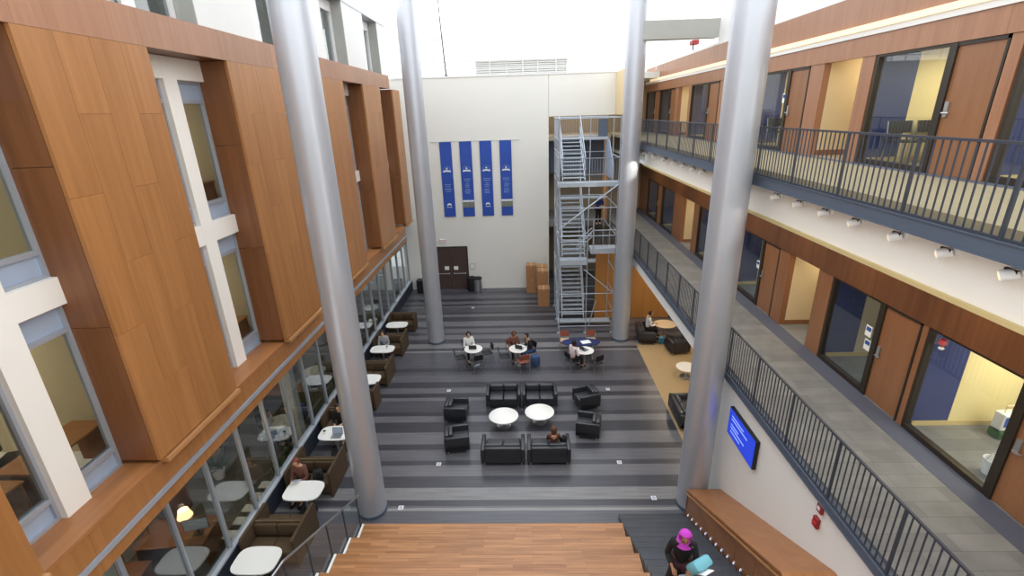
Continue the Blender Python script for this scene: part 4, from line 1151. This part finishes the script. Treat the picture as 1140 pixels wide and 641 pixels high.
person('person in grey seated behind the first cafe table', (T1[0]-.27, T1[1]+.52, 0), PI+.35, top='white_cloth', legs='black_cloth')
person('person in dark clothes leaning over the middle cafe table beside the blue backpack', (T2[0]+.56, T2[1]+.34, 0), PI-1.0, top='black_cloth', legs='jeans', lean=.16)
person('person with dark hair seated behind the middle cafe table on the red-brown chair', (T2[0]-.2, T2[1]+.55, 0), PI+.2, skin='skin2', top='brown_cloth', legs='black_cloth', hair='hair_brown')
person('person in pale pink seated with back to the sofas in front of the navy table', (1.78, 17.3, 0), -1.0, top='pinkish', legs='black_cloth', long_hair=True)
person('person with long brown hair seated on the black sofa nearest the steps', (.72, 12.02, -.02), 0, top='hair_brown', legs='jeans', hair='hair_brown', long_hair=True, lean=-.08, scale=.86)
person('person in a black top seated at the paper-covered booth table', (-6.2, 13.1, 0), PI, top='black_cloth', legs='black_cloth', long_hair=True)
person('person with auburn hair holding a tablet in the booth', (-6.4, 10.55, 0), PI-.1, top='brown_cloth', legs='black_cloth', hair='hair_red', head_down=.12)
o = thing('tablet', 'pale tablet held by the person with auburn hair', 'tablet', (-6.38, 10.16, .78), .1)
m = Matrix.Rotation(R(-25), 4, 'X')
g = MB(); g.rbox(-.1, .1, -.14, .14, 0, .012, .004, 1, m); g.build('casing', M['white_plastic'], o)
g = MB(); g.box(-.08, .08, -.11, .11, .0125, .014, m); g.build('display', M['spandrel'], o)
person('person in grey and white seated at the far booth table', (-6.3, 18.62, 0), PI, top='grey_cloth', legs='black_cloth')
person('person in white seated on the black sofa under the walkway', (5.5, 20.1, 0), -PI/2, top='white_cloth', legs='black_cloth')
person('person in dark clothes standing behind the scaffold on the lower walkway', (3.95, 25.8, ZL), PI+.4, 'stand', top='navy', legs='black_cloth')
# the person on the dark stairs
PX, PY = 2.54, 6.1
pz = .14*math.ceil((9.62-(PY+.1))/.2635)
pp = person('person in a magenta headscarf and dark coat climbing the dark stairs with bags', (PX, PY, pz), PI-.25, 'walk', skin='skin2', top='black_cloth', legs='maroon_cloth', scarf='magenta', lean=.1,
       arms=[((-.22, .14, .18), (-.12, .36, .2)), ((.24, .05, .14), (.16, .30, .12))], head_down=.1)
co = [(0, 0, -.02), (0, .0, -.3), (0, 0, -.52)]
g = MB(); g.lathe([(.25, .3), (.2, .55), (.165, .85), (.17, 1.0)], 20, (0, 0, 0), 1, .8); g.build('coat_skirt', M['black_cloth'], pp, True)
g = MB(); g.lathe([(.15, 1.38), (.11, 1.46), (.07, 1.5)], 18, (0, .08, 0)); g.build('scarf_drape', M['magenta'], pp, True)
def carry(name, label, cat, loc, rz, w, d, h, mat, tilt=0):
    o = thing(name, label, cat, loc, rz)
    m = Matrix.Rotation(tilt, 4, 'X')
    g = MB(); g.rbox(-w/2, w/2, -d/2, d/2, -h/2, h/2, min(w, d, h)*.3, 2, m); g.build('body', M[mat], o, True); return o
hx, hy = PX+.22, PY-.42
carry('tote_bag', 'light blue bag held in front of the person on the dark stairs', 'bag', (PX+.16, PY-.36, pz+1.22), .5, .36, .18, .30, 'aqua_bag', .5)
carry('folder', 'white folder held against the blue bag on the dark stairs', 'folder', (PX+.19, PY-.50, pz+1.24), .5, .2, .012, .24, 'paper', .9)
carry('shoulder_bag', 'dark grey bag at the waist of the person on the dark stairs', 'bag', (PX-.02, PY-.34, pz+.84), .1, .26, .14, .22, 'grey_cloth', .2)

# ---- things inside the glazed ground floor rooms
def desk(label, x, y, rz, w=1.5, d=.75):
    o = thing('desk', label, 'desk', (x, y, .012), rz)
    g = MB(); g.rbox(-w/2, w/2, -d/2, d/2, .7, .74, .008, 1); g.build('desktop', M['desk_wood'], o)
    for s in (-1, 1):
        g = MB(); g.box(s*(w/2-.04)-.02, s*(w/2-.04)+.02, -d/2+.05, d/2-.05, 0, .7); g.build('side_panel', M['desk_wood'], o)
    g = MB(); g.box(-w/2+.06, w/2-.06, d/2-.08, d/2-.06, .25, .7); g.build('modesty_panel', M['desk_wood'], o)
def table_lamp(label, x, y, z):
    o = thing('table_lamp', label, 'lamp', (x, y, z+.013))
    g = MB(); g.lathe([(.09, 0), (.09, .015), (.02, .03), (.012, .32)], 18); g.build('base', M['steel'], o, True)
    g = MB(); g.lathe([(.17, .3), (.11, .5), (.108, .5), (.165, .302)], 22); g.build('lamp_shade', M['lamp_shade'], o, True)
    ld = bpy.data.lights.new('table_lamp_light', 'POINT'); ld.energy = 22; ld.color = (1, .74, .45); ld.shadow_soft_size = .08
    lo = bpy.data.objects.new('table_lamp_light', ld); COL.objects.link(lo); lo.location = (x, y, z+.6)
def monitor(label, x, y, z, rz):
    o = thing('monitor', label, 'monitor', (x, y, z+.013), rz)
    g = MB(); g.rbox(-.27, .27, -.015, .015, .12, .45, .006, 1); s = g.build('casing', M['black'], o)
    g = MB(); g.box(-.255, .255, -.018, -.0155, .135, .435); g.build('display', M['spandrel'], s)
    g = MB(); g.box(-.02, .02, .016, .04, .01, .3); g.rbox(-.11, .11, -.08, .08, 0, .012, .004, 1); g.build('stand', M['black'], o)
def plant(label, x, y, z, s=1):
    o = thing('potted_plant', label, 'plant', (x, y, z), 0)
    g = MB(); g.lathe([(.11*s, 0), (.15*s, .26*s), (.13*s, .26*s), (.12*s, .22*s)], 18); g.build('pot', M['white_plastic'], o, True)
    g = MB()
    for k in range(26):
        a = random.random()*2*PI; e = .25+random.random()*1.1; ln = (.3+.3*random.random())*s
        d = Vector((math.cos(a)*math.cos(e), math.sin(a)*math.cos(e), math.sin(e))); u = Vector((-math.sin(a), math.cos(a), 0))*.045*s
        b = Vector((0, 0, .24*s)); mid = b+d*ln*.6; tip = b+d*ln-Vector((0, 0, .08*s))
        for off in (0, .002): g.quad(b+Vector((0, 0, off)), mid+u+Vector((0, 0, off)), tip+Vector((0, 0, off)), mid-u+Vector((0, 0, off)))
    g.build('foliage', M['green'], o)
desk('wooden desk with a glowing lamp just inside the shopfront near the camera', -8.55, 8.55, .1, 1.6, .9)
table_lamp('glowing lamp on the wooden desk inside the shopfront', -8.4, 8.72, .74)
monitor('dark monitor on the wooden desk inside the shopfront', -8.0, 8.5, .74, .3)
desk('wooden desk at the very near end inside the shopfront', -9.3, 7.3, .1, 1.5, .8)
table_lamp('glowing lamp on the near-end desk inside the shopfront', -9.3, 7.35, .74)
desk('wooden desk deeper inside behind the lamp desk', -10.3, 9.8, 0, 1.8, .8)
desk('wooden counter inside the shopfront beyond the white column', -9.2, 14.9, 0, 1.8, .9)
for i, (x, y) in enumerate([(-10.2, 12.3), (-8.2, 12.9), (-8.4, 16.2), (-8.3, 19.9), (-8.1, 22.6)]):
    nm = ['deep in the room', 'near the papers table', 'beyond the wooden counter', 'level with the far booths', 'at the far end'][i]
    o = round_table('white round table inside the shopfront %s' % nm, x, y, .42, .42, .74, name='round_table'); o.location.z = .012
    for j, a in enumerate((20, 140, 260)):
        t = R(a+i*17); chair('black chair %s of the table inside the shopfront, %s' % (['glass side', 'far side', 'camera side'][j], nm), x+.62*math.cos(t), y+.62*math.sin(t), t+PI/2, 'chairs inside the shopfront', z=.012)
plant('leafy green plant in a white pot inside the shopfront near the white column', -7.6, 11.3, .012, .9)
plant('leafy green plant in a white pot farther inside the shopfront', -9.3, 11.2, .012, 1.2)
plant('leafy green plant in a white pot behind the papers table glass', -7.55, 11.9, .012, .8)
plant('leafy green plant in a white pot at the wooden counter', -8.0, 14.2, .012, 1.3)
person('person in blue seated inside the shopfront opposite the paper-covered booth table', (-7.75, 13.5, .012), PI, top='blue_cloth', legs='jeans')
person('person in white seated inside the shopfront at the second white table', (-8.5, 12.7, .012), -PI/2, top='white_cloth', legs='jeans')
person('person in blue seated inside the shopfront level with the far booths', (-8.4, 20.1, .012), -PI/2-.5, top='blue_cloth', legs='black_cloth')
for i in range(5):
    y = 8.75+i*.42
    o = thing('low_stool', 'small pale stool standing along the inside of the shopfront', 'stool', (-7.45, y, .012), 0, 'pale stools along the shopfront')
    g = MB(); g.rbox(-.14, .14, -.13, .13, .40, .44, .015, 1); g.build('seat', M['white_plastic'], o)
    for sx in (-1, 1):
        for sy_ in (-1, 1):
            g = MB(); g.tube([(sx*.12, sy_*.11, 0), (sx*.1, sy_*.09, .4)], .01, 6); g.build('leg', M['steel'], o)
# office contents seen through the veneer-wall windows
for i, (x, y, zf) in enumerate([(-8.2, 5.95, 4.6), (-8.2, 10.35, 4.6), (-8.2, 4.55, 4.6), (-8.2, 10.35, 8.0)]):
    lab = ['under the wide lower window nearest the camera', 'under the lower window of the second recess', 'under the narrow lower window nearest the camera', 'under the upper window of the second recess'][i]
    o = thing('desk', 'wooden office desk %s' % lab, 'desk', (x+.75, y, zf+.001), PI/2)
    g = MB(); g.rbox(-.65, .65, -.3, .3, .7, .74, .008, 1); g.build('desktop', M['ledge'], o)
    for s in (-1, 1):
        g = MB(); g.box(s*.6-.02, s*.6+.02, -.28, .28, 0, .7); g.build('side_panel', M['desk_wood'], o)
    if i < 3:
        o = thing('office_chair', 'black office chair at the desk %s' % lab, 'chair', (x+.1, y-.05, zf+.001), -PI/2+.3)
        g = MB(); g.rbox(-.24, .24, -.24, .24, .46, .54, .03, 2); g.build('seat', M['black'], o, True)
        g = MB(); g.rbox(-.22, .22, -.29, -.24, .6, 1.15, .025, 2); g.build('backrest', M['black'], o, True)
        g = MB(); g.tube([(0, 0, .08), (0, 0, .46)], .03, 10); g.tube([(0, -.2, .5), (0, -.3, .5), (0, -.3, .8)], .018, 6); g.build('post', M['steel'], o)
        for k in range(5):
            a = 2*PI*k/5; g = MB(); g.tube([(0, 0, .09), (.28*math.cos(a), .28*math.sin(a), .06)], .018, 6); g.tube([(.28*math.cos(a), .28*math.sin(a), .0), (.28*math.cos(a), .28*math.sin(a), .06)], .025, 8); g.build('leg', M['black'], o)
    if i == 3:
        cup_o = thing('desk_flowers', 'small pink flowers on the sill of the upper window in the second recess', 'flowers', (-7.25, 10.55, 8.741))
        g = MB(); g.lathe([(.04, 0), (.05, .1)], 12); g.build('vase', M['white_plastic'], cup_o, True)
        g = MB()
        for k in range(9):
            a = k*2.4; q = (.07*math.cos(a), .07*math.sin(a), .17+.02*(k % 3)); g.tube([(0, 0, .1), q], .004, 4); g.lathe([(.005, -.02), (.028, 0), (.005, .02)], 8, q)
        g.build('blossoms', M['sign_red'], cup_o)

# ---- things in the right-hand offices
def wall_monitor(label, x, y, z):
    o = thing('wall_monitor', label, 'screen', (x, y, z))
    g = MB(); g.rbox(-.22, .22, -.05, 0, -.2, .2, .006, 1); s = g.build('casing', M['black'], o)
    g = MB(); g.box(-.19, .19, -.054, -.051, -.16, .16); g.build('display', M['spandrel'], s)
wall_monitor('small screen on the pale yellow office wall, upper walkway', 9.2, 10.86, ZU+1.35)
o = thing('intercom', 'small black intercom on the pale yellow office wall below the screen', 'intercom', (9.0, 10.86, ZU+1.0))
g = MB(); g.rbox(-.13, .13, -.04, 0, -.06, .06, .006, 1); g.build('housing', M['black'], o)
g = MB(); g.box(-.08, .08, -.045, -.041, -.03, .03); g.build('display', M['steel_blue'], o)
for i, x in enumerate([7.9, 8.5, 9.1]):
    chair('black chair inside the upper office behind the glass, %s' % ['next to the glass', 'in the middle', 'deepest inside'][i], x, 10.45, PI, 'chairs in the upper office', z=ZU+.001, w=.5)
for i, x in enumerate([7.9, 8.5]):
    chair('black chair in the next upper office behind the glass, %s' % ['next to the glass', 'deeper inside'][i], x, 15.7, PI, 'chairs in the next upper office', z=ZU+.001, w=.5)
o = thing('wet_floor_cart', 'white and blue equipment case on the office floor beyond the glass', 'case', (8.76, 7.58, ZL+.001), .1); o.scale = (.8, .8, .85)
g = MB(); g.rbox(-.2, .2, -.12, .12, .22, .62, .02, 1); g.build('body', M['white_plastic'], o)
g = MB(); g.box(-.17, .17, -.125, -.121, .32, .56); g.build('label_panel', M['blue_cloth'], o)
g = MB(); g.tube([(-.1, 0, .6), (-.08, 0, .78), (.08, 0, .78), (.1, 0, .6)], .02, 8); g.build('handle', M['maple_top'], o)
g = MB(); g.rbox(-.2, .2, -.14, .14, .02, .2, .02, 1); g.build('base', M['green'], o)
o.name = 'equipment_case'
o = thing('paper_bin', 'small white bucket on the office floor by the glass', 'bucket', (7.72, 6.62, ZL+.001))
g = MB(); g.lathe([(.11, 0), (.14, .28), (.13, .28), (.105, .02)], 20); g.build('body', M['white_plastic'], o, True)
g = MB(); g.tube([(-.14, 0, .27), (-.08, 0, .4), (.08, 0, .4), (.14, 0, .27)], .006, 6); g.build('handle', M['steel'], o)
o.name = 'bucket'
o = thing('hanging_mobile', 'small red and white ornament hanging inside the lit lower office glass', 'ornament', (7.32, 7.72, ZL+1.98))
g = MB(); g.tube([(0, 0, 0), (0, 0, .12)], .004, 4); g.build('string', M['black'], o)
g = MB(); g.lathe([(.02, -.16), (.07, -.1), (.05, -.02), (.01, 0)], 12); g.build('bauble', M['sign_red'], o, True)
g = MB(); g.lathe([(.03, -.22), (.05, -.19), (.03, -.165)], 12); g.build('tassel', M['paper'], o, True)
for i, (y, z, x) in enumerate([(9.35, 1.35, 7.22), (9.3, 1.05, 7.22), (14.4, 1.25, 7.22), (14.4, 1.4, 7.22)]):
    zf = ZL if i != 3 else ZU
    o = thing('door_notice', 'small pale notice on the glass beside %s' % ['the second lower office door, upper one', 'the second lower office door, lower one', 'the third lower office door', 'the third upper office door'][i], 'notice', (XR_W+.046, y, zf+z))
    g = MB(); g.box(-.003, .003, -.09, .09, -.12, .12); g.build('sheet', M['paper'], o)
    g = MB(); g.box(-.005, -.0031, -.07, .07, .0, .09); g.build('print', M['blue_cloth'], o)

# ================================================================== LIGHT
W = bpy.data.worlds.new('sky'); C.world = W; W.use_nodes = True
nt = W.node_tree; bg = nt.nodes['Background']
tc = nt.nodes.new('ShaderNodeTexCoord'); sp = nt.nodes.new('ShaderNodeSeparateXYZ'); nt.links.new(tc.outputs['Generated'], sp.inputs[0])
cr = nt.nodes.new('ShaderNodeValToRGB'); cr.color_ramp.elements[0].position = 0; cr.color_ramp.elements[0].color = (1, .985, .96, 1)
cr.color_ramp.elements[1].position = .8; cr.color_ramp.elements[1].color = (.86, .93, 1, 1)
nt.links.new(sp.outputs['Z'], cr.inputs[0]); nt.links.new(cr.outputs[0], bg.inputs[0])
bg.inputs[1].default_value = 2.65
def area(name, loc, rot, sx, sy, e, col):
    ld = bpy.data.lights.new(name, 'AREA'); ld.shape = 'RECTANGLE'; ld.size = sx; ld.size_y = sy; ld.energy = e; ld.color = col
    o = bpy.data.objects.new(name, ld); COL.objects.link(o); o.location = loc; o.rotation_euler = rot; return o
# ceiling fittings under the walkways and in the rooms, plus added alcove and recess fill lights
def downlights(lab, grp, xs, ys, z, e, col, area_sz):
    pr = None
    for x in xs:
        for y in ys:
            if pr is None:
                o = thing('ceiling_light', lab, 'ceiling light', (x, y, z), 0, grp)
                g = MB(); g.lathe([(.13, -.012), (.14, 0)], 18); g.build('trim_ring', M['white_plastic'], o)
                g = MB(); g.lathe([(.10, -.018), (.10, -.012)], 18); g.build('diffuser', M['lamp'], o)
                pr = o
            else: dup(pr, (x, y, z))
    ld = None
    for x in xs:
        for y in ys:
            if ld is None:
                ld = bpy.data.lights.new('downlight', 'AREA'); ld.shape = 'DISK'; ld.size = area_sz; ld.energy = e; ld.color = col
            o = bpy.data.objects.new('downlight', ld); COL.objects.link(o); o.location = (x, y, z-.05)
downlights('round downlight in the ceiling over the lower walkway', 'lower walkway downlights', [6.2], [4.5, 7.0, 9.5, 12, 14.5, 17, 19.5, 22.5, 26], 7.715, 26, (1, .88, .7), .3)
downlights('round downlight in the lounge ceiling', 'lounge downlights', [6.3, 9.5], [12.5, 15.5, 18.5, 21], 3.45, 22, (1, .82, .6), .3)
downlights('round downlight inside the glazed ground floor rooms', 'ground floor room downlights', [-8.6, -10.6], [3.5, 7, 11, 15, 19, 23], 3.45, 11, (1, .86, .66), .3)
downlights('round downlight in the lower offices behind the veneer wall', 'lower office downlights', [-9], [5.5, 10, 14.5, 19, 23.5], 7.75, 60, (1, .9, .74), .3)
downlights('round downlight in the upper offices behind the veneer wall', 'upper office downlights', [-9], [5.5, 10, 14.5, 19, 23.5], 11.0, 50, (1, .9, .74), .3)
downlights('added fill downlight in an upper walkway alcove', 'added upper alcove fill lights', [8.3], [12, 23.2], ZU+2.42, 16, (1, .85, .6), .3)  # added to brighten the alcove walls
downlights('added fill downlight in a lower walkway alcove', 'added lower alcove fill lights', [8.3], [12, 21.2], ZL+2.42, 16, (1, .85, .6), .3)  # same added fill for the lower alcoves
downlights('added fill downlight in the taupe recess behind the scaffold', 'added recess fill lights', [2.2, 4.0], [28.0], 11.45, 28, (1, .9, .75), .3)  # added to lift the dark recess, not known fittings
# spot beams on the two office-side columns
for (p, q) in (((4.9, 8.75, 8.25), (4.25, 9.75, 7.7)), ((4.9, 18.9, 8.25), (4.3, 19.7, 7.7))):
    ld = bpy.data.lights.new('fascia_spot', 'SPOT'); ld.energy = 150; ld.spot_size = R(36); ld.spot_blend = .6; ld.color = (1, .95, .85); ld.shadow_soft_size = .05
    o = bpy.data.objects.new('fascia_spot', ld); COL.objects.link(o); o.location = p
    o.rotation_euler = (Vector(q)-Vector(p)).to_track_quat('-Z', 'Y').to_euler()

# ================================================================== CAMERA
cx, cy = 570.0, 320.5
f = math.sqrt(-((583-cx)*(615-cx)+(125-cy)*(1757-cy)))
vy = Vector((583-cx, -(125-cy), -f)).normalized(); vz = -Vector((615-cx, -(1757-cy), -f)).normalized(); vx = vy.cross(vz)
Mx = Matrix((vx, vy, vz)).to_4x4()
cam = bpy.data.cameras.new('camera'); co = bpy.data.objects.new('camera', cam); COL.objects.link(co)
cam.sensor_width = 36; cam.lens = f/1140*36; cam.clip_start = .05; cam.clip_end = 300
co.matrix_world = Matrix.Translation((0, 0, 10)) @ Mx
C.camera = co
C.view_settings.view_transform = 'Standard'; C.view_settings.look = 'None'; C.view_settings.gamma = 1; C.view_settings.exposure = 0
C.view_settings.use_curve_mapping = False
